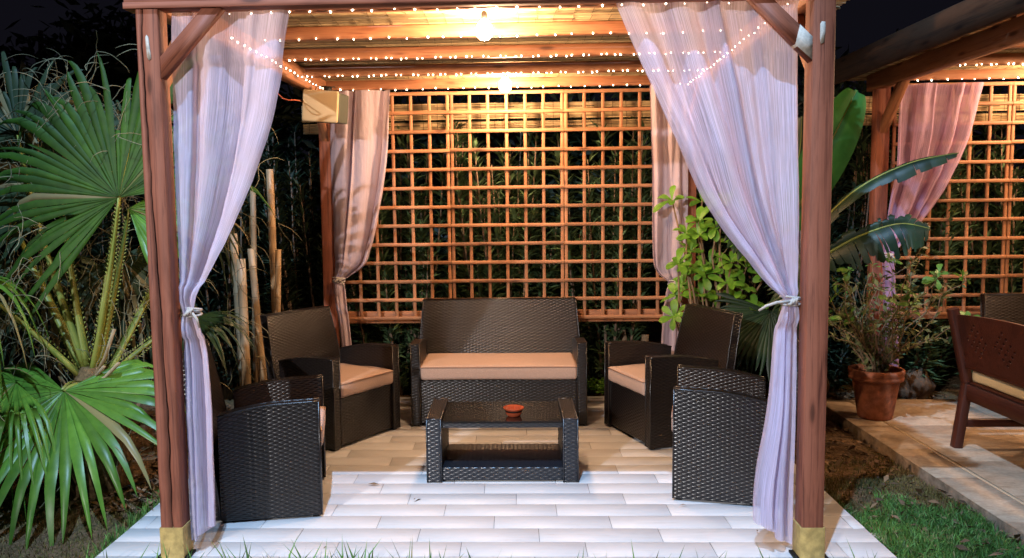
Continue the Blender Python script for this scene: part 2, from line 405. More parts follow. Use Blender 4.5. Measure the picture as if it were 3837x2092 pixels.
# deck of wood-look tiles
deck = struct(obj('deck', MB().box((-1.944, 3.4725, -0.13), (1.705, 6.7825, -0.0045)), M['grout']))
ROW, TL, G = 0.1655, 0.585, 0.0032
g = np.random.default_rng(21)
offs = 0.0
shared = {}
for k in range(20):
    y0 = 3.4725+k*ROW
    offs = (offs+TL*(0.30+0.30*g.random())) % TL
    x = -1.944-offs
    while x < 1.705:
        a, b = max(x, -1.944), min(x+TL, 1.705)
        if b-a > 0.04:
            Ln = round(b-a-G, 3)
            if Ln not in shared:
                c = 0.0012
                mb = MB(); hl = Ln/2; hw = (ROW-G)/2
                V = [(-hl,-hw,-.004),(hl,-hw,-.004),(hl,hw,-.004),(-hl,hw,-.004),(-hl,-hw,-c),(hl,-hw,-c),(hl,hw,-c),(-hl,hw,-c),
                     (-hl+c,-hw+c,0),(hl-c,-hw+c,0),(hl-c,hw-c,0),(-hl+c,hw-c,0)]
                mb.add(V, [(0,1,5,4),(1,2,6,5),(2,3,7,6),(3,0,4,7),(4,5,9,8),(5,6,10,9),(6,7,11,10),(7,4,8,11),(8,9,10,11)])
                shared[Ln] = mb.mesh('tile', M['tile'])
            link('tile', shared[Ln], deck, ((a+b)/2, y0+ROW/2, float(g.uniform(-.0008, .0008))))
        x += TL
M['edge'] = m_plain('brown_slab_edge', (0.17, 0.125, 0.085), 0.95, 0.1, 14, 0.5, 0.9, 0.01)  # slab base in a brown darker than the slabs
# neighbouring patio of sandstone slabs with a pale mortar line along its border
patio = struct(obj('patio', MB().box((2.42, 2.55, -0.16), (6.6, 6.62, -0.006)), M['edge']))
obj('mortar_line', MB().box((2.6535, 2.56, -.0055), (2.6805, 6.615, -.0012)), M['joint'], patio)
def slab(x0, x1, y0, y1):
    c = 0.004; mb = MB(); hx, hy = (x1-x0)/2, (y1-y0)/2
    V = [(-hx,-hy,-.005),(hx,-hy,-.005),(hx,hy,-.005),(-hx,hy,-.005),(-hx,-hy,-c),(hx,-hy,-c),(hx,hy,-c),(-hx,hy,-c),
         (-hx+c,-hy+c,0),(hx-c,-hy+c,0),(hx-c,hy-c,0),(-hx+c,hy-c,0)]
    mb.add(V, [(0,1,5,4),(1,2,6,5),(2,3,7,6),(3,0,4,7),(4,5,9,8),(5,6,10,9),(6,7,11,10),(7,4,8,11),(8,9,10,11)])
    obj('slab', mb, M['flag'], patio, False, ((x0+x1)/2, (y0+y1)/2, float(g.uniform(-.001, .001))))
y = 2.56
while y < 6.55:
    e = min(y+g.uniform(.55, .95), 6.615); slab(2.422, 2.652, y, e-.0015); y = e
y = 2.56
while y < 6.5:
    e = min(y+0.82, 6.615); x = 2.682-g.uniform(0, .35)
    while x < 6.55:
        x1 = min(x+g.uniform(.8, 1.15), 6.59); slab(max(x, 2.682), x1-.002, y, e-.002); x = x1
    y = e

# ------------------------------------------------------------------ pergola
PO = Vector((-0.10, 5.15, 0.0))
RAFT = [(3.82, 2.622), (4.37, 2.602), (4.94, 2.573), (5.48, 2.548), (6.00, 2.522), (6.60, 2.508)]
def mat_z(y): return 2.683-0.044*(y-4.37)
def make_pergola():
    T = thing('pergola', 'red brown wooden pergola with reed roof over the sofa set on white tiles', 'pergola', PO)
    def bm(name, p0, p1, w, h, mat='beam', c=0.004, up=(0, 0, 1)):
        return beam(name, Vector(p0)-PO, Vector(p1)-PO, w, h, M[mat], T, c, up)
    # front left post with its long drying crack
    def cracked(x0, x1, y0, y1, z0, z1, cr):
        nz = 60; V = []; n = 13
        gg = np.random.default_rng(5)
        wob = np.cumsum(gg.normal(0, .0022, nz)); wob -= np.linspace(0, wob[-1], nz)
        for i in range(nz):
            z = z0+(z1-z0)*i/(nz-1); t = i/(nz-1)
            xc = x0+(x1-x0)*(cr[0]+(cr[1]-cr[0])*t)+wob[i]; cc = .004
            wv = .0028*(0.5+.9*abs(math.sin(t*9)))*min(1, (1-t)*14+0.1)
            P = [(x0+cc, y0), (xc-wv, y0), (xc-wv-.016, y0+.018), (xc-.030, y0+.06), (xc+wv-.012, y0+.018), (xc+wv, y0), (x1-cc, y0), (x1, y0+cc), (x1, y1-cc), (x1-cc, y1), (x0+cc, y1), (x0, y1-cc), (x0, y0+cc)]
            # local: grain axis is x, so build lying down
            V += [(z-z0, (a-(x0+x1)/2), (b-(y0+y1)/2)) for a, b in P]
        F = [(i*n+j, i*n+(j+1) % n, (i+1)*n+(j+1) % n, (i+1)*n+j) for i in range(nz-1) for j in range(n)]
        mb = MB().add(V, F)
        R = Matrix(((0, 1, 0), (0, 0, 1), (1, 0, 0)))
        return obj('post', mb, M['post'], T, False, Vector(((x0+x1)/2, (y0+y1)/2, z0))-PO, R.to_euler())
    pl = cracked(-1.618, -1.52, 3.60, 3.698, 0.15, 2.454, (0.62, 0.36))
    pr = bm('post', (1.315, 3.649, .15), (1.315, 3.649, 2.454), .094, .098, 'post', up=(0, 1, 0))
    bm('post', (-1.485, 6.64, .0), (-1.485, 6.64, 2.47), .10, .10, 'post', up=(0, 1, 0))
    bm('post', (1.392, 6.64, .0), (1.392, 6.64, 2.47), .10, .10, 'post', up=(0, 1, 0))
    for cx in (-1.569, 1.315):
        mb = MB().cbox((cx-.054, 3.595, 0), (cx+.054, 3.703, .151), .003)
        obj('post_sleeve', mb, M['sleeve'], T, False, -PO)
        for sx in (-1, 1):
            obj('base_bracket', MB().box((cx+sx*.054-(.02 if sx < 0 else 0), 3.60, .0005), (cx+sx*.054+(.02 if sx > 0 else 0), 3.69, .012)), M['core'], T, False, -PO)
    # worn filler patches and tape on the posts
    def patch(pts, y, parent=T, name='filler_patch'):
        mb = MB(); n = len(pts)
        V = [(x, y-.0025, z) for x, z in pts]+[(x, y, z) for x, z in pts]+[(sum(p[0] for p in pts)/n, y-.003, sum(p[1] for p in pts)/n)]
        mb.add(V, [(i, (i+1) % n, n+(i+1) % n, n+i) for i in range(n)]+[((i+1) % n, i, 2*n, 2*n) for i in range(n)])
        obj(name, mb, M['filler'], T, False, -PO)
    patch([(-1.566, 2.236), (-1.574, 2.25), (-1.577, 2.30), (-1.578, 2.335), (-1.572, 2.345), (-1.565, 2.338), (-1.562, 2.305), (-1.559, 2.275), (-1.556, 2.245)], 3.5995)
    patch([(1.30, 2.253), (1.297, 2.27), (1.296, 2.335), (1.302, 2.345), (1.317, 2.343), (1.318, 2.30), (1.314, 2.258)], 3.5995)
    # beams
    bm('header_beam', (-1.665, 3.645, 2.53), (1.50, 3.645, 2.53), .092, .15, 'post')
    bm('beam_lip', (-1.665, 3.5935, 2.468), (1.50, 3.5935, 2.468), .010, .026, 'post', .001)
    for a, b in ((-1.57, -1.50), (1.33, 1.41)):
        bm('side_beam', (a, 3.693, 2.522), (b, 6.78, 2.515), .085, .13)
    for y, zb in RAFT:
        top = y < 4.5
        bm('rafter', (-1.62 if top else -1.49, y, zb+.036), (1.47 if top else 1.335, y, zb+.036), .055, .073)
    # braces
    def mitred(name, poly, y0, y1, mat):
        """flat timber cut to a polygon in the x-z plane, grain along its first long edge"""
        P = [Vector((x, 0, z)) for x, z in poly]; ax = (P[2]-P[1]).normalized(); o = P[0].copy()
        up = Vector((-ax.z, 0, ax.x)); n = len(P)
        L2 = [((p-o).dot(ax), (p-o).dot(up)) for p in P]
        V = [(a, -(y1-y0)/2, c) for a, c in L2]+[(a, (y1-y0)/2, c) for a, c in L2]
        mb = MB().add(V, [(0, 1, 2, 3), (7, 6, 5, 4)]+[(i, 4+i, 4+(i+1) % n, (i+1) % n) for i in range(n)])
        Rm = Matrix((ax, Vector((0, 1, 0)), up)).transposed()
        return obj(name, mb, M[mat], T, False, Vector((o.x, (y0+y1)/2, o.z))-PO, Rm.to_euler())
    mitred('brace', [(-1.5195, 2.160), (-1.5195, 2.252), (-1.328, 2.4545), (-1.242, 2.4545)], 3.604, 3.660, 'post')
    mitred('brace', [(1.2675, 2.183), (1.2675, 2.282), (1.088, 2.4545), (.998, 2.4545)], 3.604, 3.660, 'post')
    bm('brace', (-1.565, 3.66, 2.12), (-1.555, 4.05, 2.475), .06, .07)
    bm('brace', (1.318, 3.66, 2.12), (1.335, 4.05, 2.475), .06, .07)
    bm('brace', (-1.48, 6.63, 2.12), (-1.49, 6.25, 2.475), .06, .07)
    bm('brace', (1.39, 6.63, 2.12), (1.39, 6.25, 2.475), .06, .07)
    # white tape round the foot of the right brace
    mitred('brace_tape', [(1.2668, 2.190), (1.2668, 2.285), (1.214, 2.335), (1.196, 2.254)], 3.6015, 3.662, 'filler')
    # reed roof: two layers of loose reeds, tied with twine
    gg = np.random.default_rng(11)
    mb = MB(); tw = MB()
    for layer in range(2):
        y = 3.50+layer*.006
        while y < 6.95:
            x = -1.68-gg.uniform(0, .6)
            rr = gg.uniform(.0042, .0066); dz = layer*.012+gg.normal(0, .0032)
            while x < 1.80:  # right overhang lengthened to keep the floodlight off the neighbouring patio
                ln = gg.uniform(.7, 1.7); a, bb = max(x, -1.68+gg.uniform(-.03, .03)), min(x+ln, 1.80+gg.uniform(-.03, .03))
                if bb-a > .05:
                    z = mat_z(y)+dz; t = gg.normal(0, .0025)
                    Q = [(-rr, 0), (0, -rr), (rr, 0), (0, rr)]
                    V = [(a, y+q, z+s) for q, s in Q]+[(bb, y+q+t, z+s) for q, s in Q]
                    mb.add(V, [(j, (j+1) % 4, 4+(j+1) % 4, 4+j) for j in range(4)])
                x += ln
            y += rr*1.7+gg.uniform(0, .0015)
    for x in np.arange(-1.64, 1.6, .105):
        y = 3.5
        while y < 6.9:
            t = gg.uniform(.08, .25)
            if gg.random() < .85: tw.tube([(x+gg.normal(0, .004), y, mat_z(y)-.0075), (x+gg.normal(0, .006), y+t, mat_z(y+t)-.0085)], .0012, 4, cap=False)
            y += t
    stuff(obj('reed_mat', mb, M['reed'], T, False, -PO)); stuff(obj('twine_ties', tw, M['twine'], T, False, -PO))
    # reed screen hanging behind the trellis
    mb = MB(); tw = MB()
    for z0, z1, yy in ((2.30, 2.432, 6.93), (2.205, 2.283, 6.97)):
        z = z0
        while z < z1:
            x = -1.75; rr = gg.uniform(.003, .0048)
            while x < 1.6:
                ln = gg.uniform(.5, 1.4); bb = min(x+ln, 1.6); t = gg.normal(0, .003)
                Q = [(-rr, 0), (0, -rr), (rr, 0), (0, rr)]; dy = gg.normal(0, .002)
                V = [(x, yy+q+dy, z+s) for q, s in Q]+[(bb, yy+q+dy, z+s+t) for q, s in Q]
                mb.add(V, [(j, (j+1) % 4, 4+(j+1) % 4, 4+j) for j in range(4)]); x += ln
            z += rr*1.75
        for x in np.arange(-1.7, 1.6, .12): tw.tube([(x, yy-.007, z0), (x+gg.normal(0, .006), yy-.007, z1)], .0016, 4, cap=False)
    stuff(obj('reed_screen', mb, M['reed'], T, False, -PO)); stuff(obj('screen_ties', tw, M['twine'], T, False, -PO))
    bm('kick_board', (-1.43, 6.705, .685), (1.34, 6.705, .685), .02, .10)
    return T
perg = make_pergola()
SHIFT = Vector((4.36, 0, 0))
def shifted(o, label, group=None):
    c = copy_tree(o); c.location = Vector(o.location)+SHIFT; c['label'] = label
    if group: c['group'] = group
    return c
perg2 = shifted(perg, 'neighbouring dark wooden pergola with reed roof at the right edge')

M['old'] = m_wood('weathered_fascia_wood', (0.085, 0.045, 0.024), (0.035, 0.02, 0.012), 0.75, 0.9, 1.1)
beam('fascia_board', (-1.715, -1.66, 2.615), (-1.70, 1.75, 2.60), .022, .19, M['old'], perg2, .004)

# ------------------------------------------------------------------ trellis panels
def make_trellis(x0, label, z0=0.688):
    T = thing('trellis_panel', label, 'trellis', (x0+.45, 6.62, z0-.015), 0, 'trellis panels at the back of the pergolas')
    for k in range(13):
        z = .015+k*.14875
        beam('rail', (-.45, -.008, z+float(RNG.normal(0, .0016))), (.45, -.008, z+float(RNG.normal(0, .0016))), .014, .027, M['slat'], T, .002)
    for k in range(7):
        x = -.436+k*.872/6
        beam('upright', (x+float(RNG.normal(0, .0016)), .007, .0), (x+float(RNG.normal(0, .0016)), .007, 1.815), .0255, .014, M['slat'], T, .002, (0, 1, 0))
    return T
tr = [make_trellis(-1.398, 'orange wooden trellis panel by the tied curtain under the speaker'),
      make_trellis(-0.495, 'orange wooden trellis panel directly behind the middle of the wicker sofa'),
      make_trellis(0.408, 'orange wooden trellis panel between the sofa and the light green shrub')]
shifted(tr[0], 'lit trellis panel behind the rose curtain and potted shrub')
shifted(tr[1], 'lit trellis panel behind the carved bench at the right edge')
shifted(tr[2], 'trellis panel of the neighbouring pergola beyond the right edge')

# ------------------------------------------------------------------ string lights and bulbs
LED = MB().lathe([(0.0001, -.006), (.0030, -.005), (.0046, -.0012), (.0046, .0018), (.0028, .0055), (.0001, .006)], 8).mesh('led', M['led'], True)
def string_lights(label, pts, parent_loc=None):
    """pts: list of led positions in world space"""
    p0 = Vector(pts[0])
    T = thing('string_light', label, 'string lights', p0, 0, 'strings of tiny white lights under the pergola roofs')
    mb = MB(); path = []
    for i, p in enumerate(pts):
        q = Vector(p)-p0; path.append(q+Vector((0, .012, .012)))
        if i < len(pts)-1:
            n = Vector(pts[i+1])-p0; path.append((q+n)/2+Vector((0, .012, .004-.02*(n-q).length)))
    mb.tube(path, .0017, 4)
    obj('cable', mb, M['wire'], T)
    for p in pts:
        q = Vector(p)-p0
        e = link('led', LED, T, q, (random.uniform(-.9, .9), random.uniform(-.9, .9), 0)); k = random.uniform(.62, 1.1); e.scale = (k, k, k)
    return T
def row(y, z, x0, x1, pairs=False):
    n = int((x1-x0)/.1045); P = []
    for i in range(n+1):
        x = x0+(x1-x0)*i/n
        x += random.uniform(-.011, .011); P.append((x, y, z+random.uniform(-.007, .004)))
        if pairs: P.append((x+.034, y, z+random.uniform(-.003, .003)))
    return P
names = ['frontmost of the five rows', 'second row from the front', 'third row from the front, lights in pairs', 'fourth row, lights in pairs', 'backmost row just above the trellis']
rows = [(4.335, 2.600, False), (4.905, 2.572, False), (5.445, 2.547, True), (5.965, 2.520, True), (6.565, 2.505, False)]
for nm, (y, z, pr_) in zip(names, rows):
    string_lights('string of tiny white lights on the ceiling, '+nm, row(y, z, -1.45, 1.31, pr_))
def side(xa, xb, n, y0=3.95):
    return [(xa+(xb-xa)*i/(n-1)+random.uniform(-.004, .004), y0+(6.5-y0)*i/(n-1), 2.495+random.uniform(-.005, .005)) for i in range(n)]
string_lights('string of tiny white lights running back along the left roof beam to the speaker', side(-1.485, -1.445, 22, 4.45))
string_lights('string of tiny white lights running back behind the wide right curtain', side(1.275, 1.352, 26))
string_lights('string of tiny lights above the rose curtain of the next pergola', [(x+4.36, y, z) for x, y, z in row(6.565, 2.505, -1.45, 1.31)])
string_lights('string of tiny lights on the dark ceiling of the next pergola, nearer row', [(x+4.36, y, z) for x, y, z in row(5.965, 2.520, -1.45, 1.31, True)])

def pendant(loc, top, label, grp='bare bulbs hanging under the pergola roofs'):
    T = thing('pendant_bulb', label, 'light bulb', loc, 0, grp)
    obj('bulb', MB().lathe([(.0001, -.068), (.022, -.064), (.040, -.046), (.046, -.018), (.040, .010), (.024, .030), (.0145, .042), (.0001, .044)], 20), M['bulb'], T, True)  # globe oversized, glare around the bulb put into its shape
    obj('socket', MB().lathe([(.0001, .090), (.012, .088), (.017, .075), (.0175, .045), (.015, .0425)], 16), M['black'], T, True)
    obj('cord', MB().tube([(0, 0, .088), (.002, 0, (top-loc[2]+.088)/2), (0, 0, top-loc[2])], .003, 6), M['black'], T)
    return T
pendant((-.146, 4.60, 2.555), 2.665, 'bright bare bulb near the front of the pergola roof')
pendant((-.050, 6.20, 2.485), 2.597, 'bright bare bulb near the back, above the middle trellis panel')
pendant((4.214, 4.60, 2.555), 2.665, 'bare bulb at the front of the next pergola roof')
pendant((4.310, 6.20, 2.485), 2.597, 'bare bulb at the back of the next pergola roof')

# ------------------------------------------------------------------ curtains
def curtain(name, label, Yc, levels, nf, mat, botL, botR, tie=None, seed=1, lean=0.0, tail=False, grp=None):
    gg = np.random.default_rng(seed); p = gg.random(8)*2*PI
    nu, nv = 260, 120
    u = np.linspace(0, 1, nu)[None, :]*np.ones((nv, 1)); t = (np.linspace(0, 1, nv)**1.0)[:, None]*np.ones((1, nu))
    top = levels[0][0]
    z = top-t*(top-(botL+(botR-botL)*u))
    xl, xr, am, yo = interp(levels, z)
    w = u+.03*np.sin(2*PI*u*2+p[0])+.012*np.sin(2*PI*5*u+p[1]+z)
    w = np.clip((w-w[:, :1])/(w[:, -1:]-w[:, :1]), 0, 1)
    ph = 2*PI*nf*u
    f1 = np.sin(ph+p[2]+.9*np.sin(1.3*z+p[3])+1.2*np.sin(2*PI*u*1.3+p[6]))
    f2 = np.sin(2.3*ph+p[4]+.7*np.sin(2.2*z)); f3 = np.sin(.47*ph+p[5]+.5*z)
    yy = Yc+yo+1.35*am*(.70*np.sign(f1)*np.abs(f1)**.8+.16*f2+.26*f3)+.018*(am > .03)
    xx = xl+(xr-xl)*w+am*.40*np.cos(ph+p[2]+.9*np.sin(1.3*z+p[3]))*np.minimum(1, (u*(1-u))*12)
    # small crumples, stronger near the tie
    cr = bumps(xx*3, z*1.2, seed+50, 9, .012)+bumps(xx*5+z*.8, z*3, seed+51, 22, .0035)
    if tie: cr = cr*(1+2.2*np.exp(-((z-tie[2])/.22)**2))
    yy = yy+cr; zz = z+.006*np.sin(ph*1.0+p[7])*(t > .97)
    P = np.stack([xx, yy, zz], -1)
    cx = float((levels[0][1]+levels[0][2])/2)
    T = thing(name, label, 'curtain', (cx, Yc, 0), 0, grp or 'tied back sheer curtains of the pergolas')
    off = np.array([cx, Yc, 0])
    mb = MB().grid(P-off); me = mb.mesh('fabric', M[mat], True)
    uvl = me.uv_layers.new(name='UVMap'); 
    UV = np.stack([u.reshape(-1)*(1.6), z.reshape(-1)], -1)
    li = np.zeros(len(me.loops), np.int32); me.loops.foreach_get('vertex_index', li)
    uvl.data.foreach_set('uv', UV[li].astype(np.float32).ravel())
    link('fabric', me, T)
    if tie:
        tx, ty, tz, trx, try_ = tie
        mb = MB()
        for k, dz in enumerate((-.012, .002, .015)):
            mb.tube([(tx-cx+trx*math.cos(a), ty-Yc+try_*math.sin(a), tz+dz+.006*math.sin(a*1.0+k*2)) for a in np.linspace(0, 2*PI, 25)], .0052, 6)
        for s in range(3):
            mb.tube([(tx-cx-trx*.6+.02*s, ty-Yc-try_-.004, tz-.012), (tx-cx-trx*.3+.012*s, ty-Yc-try_-.016, tz+.01*(s-1)), (tx-cx+.01*s, ty-Yc-try_-.008, tz+.015)], .0065, 6)
        if tail:
            mb.tube([(tx-cx-trx*.4, ty-Yc-try_-.008, tz), (tx-cx-trx-.03, ty-Yc-try_-.015, tz-.002), (tx-cx-trx-.075, ty-Yc-try_-.01, tz-.018), (tx-cx-trx-.105, ty-Yc-try_, tz-.04)], [.007, .007, .0065, .005], 6)
        else:
            mb.tube([(tx-cx+trx*.4, ty-Yc-try_-.008, tz), (tx-cx+trx*.9, ty-Yc-try_-.012, tz-.03), (tx-cx+trx*1.0, ty-Yc-try_, tz-.07)], [.006, .006, .004], 6)
        obj('tie_rope', mb, M['rope'], T, True)
    return T
# levels: z, left x, right x, fold depth, y offset
curtain('curtain', 'pale lilac curtain tied to the left front post, hanging in front of an armchair', 3.70,
        [(2.50, -1.485, -.960, .026, -.01), (1.93, -1.508, -1.082, .034, 0), (1.575, -1.510, -1.228, .036, 0), (1.33, -1.510, -1.36, .032, 0), (1.20, -1.510, -1.437, .026, 0),
         (1.13, -1.500, -1.447, .014, 0), (1.07, -1.512, -1.432, .024, 0), (.84, -1.513, -1.398, .036, 0), (.5, -1.514, -1.393, .042, 0), (.04, -1.512, -1.402, .046, 0)],
        2.3, 'curtain', .05, .125, (-1.468, 3.70, 1.128, .042, .032), 3)
curtain('curtain', 'wide lilac curtain swept across to the right front post and tied with white rope', 3.70,
        [(2.60, .39, 1.232, .026, -.01), (2.19, .570, 1.243, .036, 0), (1.90, .706, 1.249, .040, 0), (1.60, .847, 1.256, .042, 0), (1.30, 1.071, 1.262, .038, 0),
         (1.20, 1.158, 1.258, .028, 0), (1.155, 1.200, 1.256, .016, 0), (1.10, 1.190, 1.264, .024, 0), (.70, 1.158, 1.264, .046, 0), (.2, 1.10, 1.262, .054, 0), (.0, 1.11, 1.262, .054, 0)],
        3.6, 'curtain', .15, .03, (1.228, 3.70, 1.155, .042, .034), 8, tail=True)
curtain('curtain', 'dusky lilac curtain behind the speaker, tied to the back left post', 6.50,
        [(2.49, -1.42, -.945, .036, 0), (1.96, -1.44, -.98, .045, 0), (1.54, -1.435, -1.055, .055, 0), (1.25, -1.435, -1.13, .06, 0), (1.12, -1.43, -1.19, .055, 0), (1.05, -1.43, -1.29, .035, 0),
         (1.01, -1.43, -1.345, .016, 0), (.95, -1.435, -1.34, .02, 0), (.60, -1.40, -1.31, .035, 0), (.15, -1.38, -1.27, .04, 0)],
        2.4, 'curtain_dense', .12, .10, (-1.388, 6.50, 1.015, .048, .035), 15)
curtain('curtain', 'narrow lilac curtain hanging beside the back right post, behind the green shrub', 6.50,
        [(2.50, 1.065, 1.35, .03, 0), (1.92, 1.083, 1.36, .036, 0), (1.30, 1.088, 1.355, .042, 0), (1.10, 1.10, 1.345, .042, 0), (1.03, 1.14, 1.33, .03, 0), (.965, 1.21, 1.30, .018, 0),
         (.90, 1.195, 1.315, .024, 0), (.49, 1.165, 1.29, .036, 0), (.12, 1.15, 1.28, .04, 0)],
        2.6, 'curtain_dense', .10, .10, (1.255, 6.50, .965, .045, .035), 22)
curtain('curtain', 'rose pink curtain swept to the left post of the neighbouring pergola', 6.50,
        [(2.47, 2.95, 3.60, .034, 0), (1.89, 2.945, 3.43, .04, 0), (1.485, 2.89, 3.20, .04, 0), (1.25, 2.86, 3.0, .03, 0), (1.16, 2.855, 2.937, .018, 0), (1.05, 2.86, 2.95, .026, 0), (.28, 2.885, 3.02, .04, 0), (.1, 2.885, 3.02, .04, 0)],
        3.3, 'curtain_pink', .10, .10, (2.896, 6.50, 1.16, .044, .034), 31)
# ================================================================== WICKER FURNITURE
def weave(mb, fn, nst, nr, amp, sgn=1, sub=4):
    """woven strands: fn(u, v) -> (nv, nu, 3); nst stakes across, nr strands up"""
    nst = max(1, int(nst)); nr = max(1, int(nr))
    U = np.linspace(0, 1, nst*sub+1)[None, :]*np.ones((nr*3+1, 1)); iv = np.arange(nr*3+1)
    Vv = (iv/(nr*3))[:, None]*np.ones((1, nst*sub+1))
    P = fn(U, Vv)
    du = np.gradient(P, axis=1); dv = np.gradient(P, axis=0)
    n = np.cross(du, dv); n /= np.linalg.norm(n, axis=-1, keepdims=True)+1e-9
    j = (iv//3); prof = np.where(iv % 3 == 0, 0.0, 1.0); prof[-1] = 0
    h = np.clip(.5+.5*np.cos(PI*(U*nst-.5+j[:, None])), 0, 1)**.62
    h = prof[:, None]*(.02+.98*h)
    edge = np.minimum(1, np.minimum(U, 1-U)*nst*2)
    mb.grid(P+n*(sgn*amp*h*(0.3+.7*edge))[..., None])
SU, SV = 0.0255, 0.0108
def wbox(mb, core, a, b, faces, topfn=None, amp=.0042, su=SU, sv=SV):
    """woven box a..b; topfn(y) bends its top. core gets the solid inside"""
    x0, y0, z0 = a; x1, y1, z1 = b
    tf = topfn or (lambda y: np.full_like(np.asarray(y, float), z1))
    e = .0012
    n = 12 if topfn else 2
    ys = np.linspace(y0+e, y1-e, n); zt = tf(ys)-e
    V = []
    for x in (x0+e, x1-e):
        for yv, zv in zip(ys, zt): V += [(x, yv, z0+e), (x, yv, zv)]
    F = []
    m = 2*n
    for i in range(n-1):
        q = 2*i
        F += [(q, q+1, q+3, q+2), (m+q, m+q+2, m+q+3, m+q+1), (q+1, m+q+1, m+q+3, q+3), (q, q+2, m+q+2, m+q)]
    F += [(0, m, m+1, 1), (m-2, m-1, 2*m-1, 2*m-2)]
    core.add(V, F)
    hz = z1-z0; wx = x1-x0; wy = y1-y0
    S = lambda *a: np.stack(np.broadcast_arrays(*a), -1)
    if 'x' in faces: weave(mb, lambda U, V: S(x0, y1-U*wy, z0+V*(tf(y1-U*wy)-z0)), round(wy/su), round(hz/sv), amp)
    if 'X' in faces: weave(mb, lambda U, V: S(x1, y0+U*wy, z0+V*(tf(y0+U*wy)-z0)), round(wy/su), round(hz/sv), amp)
    if 'y' in faces: weave(mb, lambda U, V: S(x0+U*wx, y0, z0+V*(tf(y0)-z0)), max(2, round(wx/su)), round(hz/sv), amp)
    if 'Y' in faces: weave(mb, lambda U, V: S(x1-U*wx, y1, z0+V*(tf(y1)-z0)), max(2, round(wx/su)), round(hz/sv), amp)
    if 'Z' in faces: weave(mb, lambda U, V: S(x0+V*wx, y1-U*wy, tf(y1-U*wy)), round(wy/su), max(2, round(wx/sv)), amp*.7)
    if 'W' in faces: weave(mb, lambda U, V: S(x0+U*wx, y0+V*wy, tf(y0+V*wy)), round(wx/su), round(wy/sv), amp*.7)

def rounded(a, b, rad, seg=4, crown=0.0):
    import bmesh
    bm = bmesh.new(); bmesh.ops.create_cube(bm, size=1)
    sx, sy, sz = (b[i]-a[i] for i in range(3))
    for v in bm.verts: v.co = Vector((v.co.x*sx, v.co.y*sy, v.co.z*sz))
    bmesh.ops.bevel(bm, geom=bm.edges[:], offset=rad, segments=seg, affect='EDGES', profile=.5)
    if crown:
        bmesh.ops.subdivide_edges(bm, edges=[e for e in bm.edges if e.calc_length() > .12], cuts=7, use_grid_fill=True)
        for v in bm.verts:
            k = (1-(2*v.co.x/sx)**2)*(1-(2*v.co.y/sy)**2); k = max(0, k)
            v.co.z += crown*k*(1 if v.co.z > 0 else 0)+.0035*math.sin(v.co.x*17+1)*math.sin(v.co.y*13)+.002*math.sin(v.co.x*41+v.co.y*23)
            kz = (1-(2*v.co.z/sz)**2); 
            v.co.y += (.35*crown*max(0, kz)*(1 if v.co.y > 0 else -1) if abs(v.co.y) > sy*.45 else 0)
    for v in bm.verts: v.co += Vector([(a[i]+b[i])/2 for i in range(3)])
    return bm
def bm_obj(name, bm, mat, parent, smooth=True):
    me = bpy.data.meshes.new(name); bm.to_mesh(me); bm.free(); me.materials.append(mat)
    if smooth: me.polygons.foreach_set('use_smooth', np.ones(len(me.polygons), bool))
    return link(name, me, parent)
def arm_top(y):
    y = np.asarray(y, float)
    return .606-.014*(y/.5)-.040*np.clip((y-.22)/.28, 0, 1)**1.5
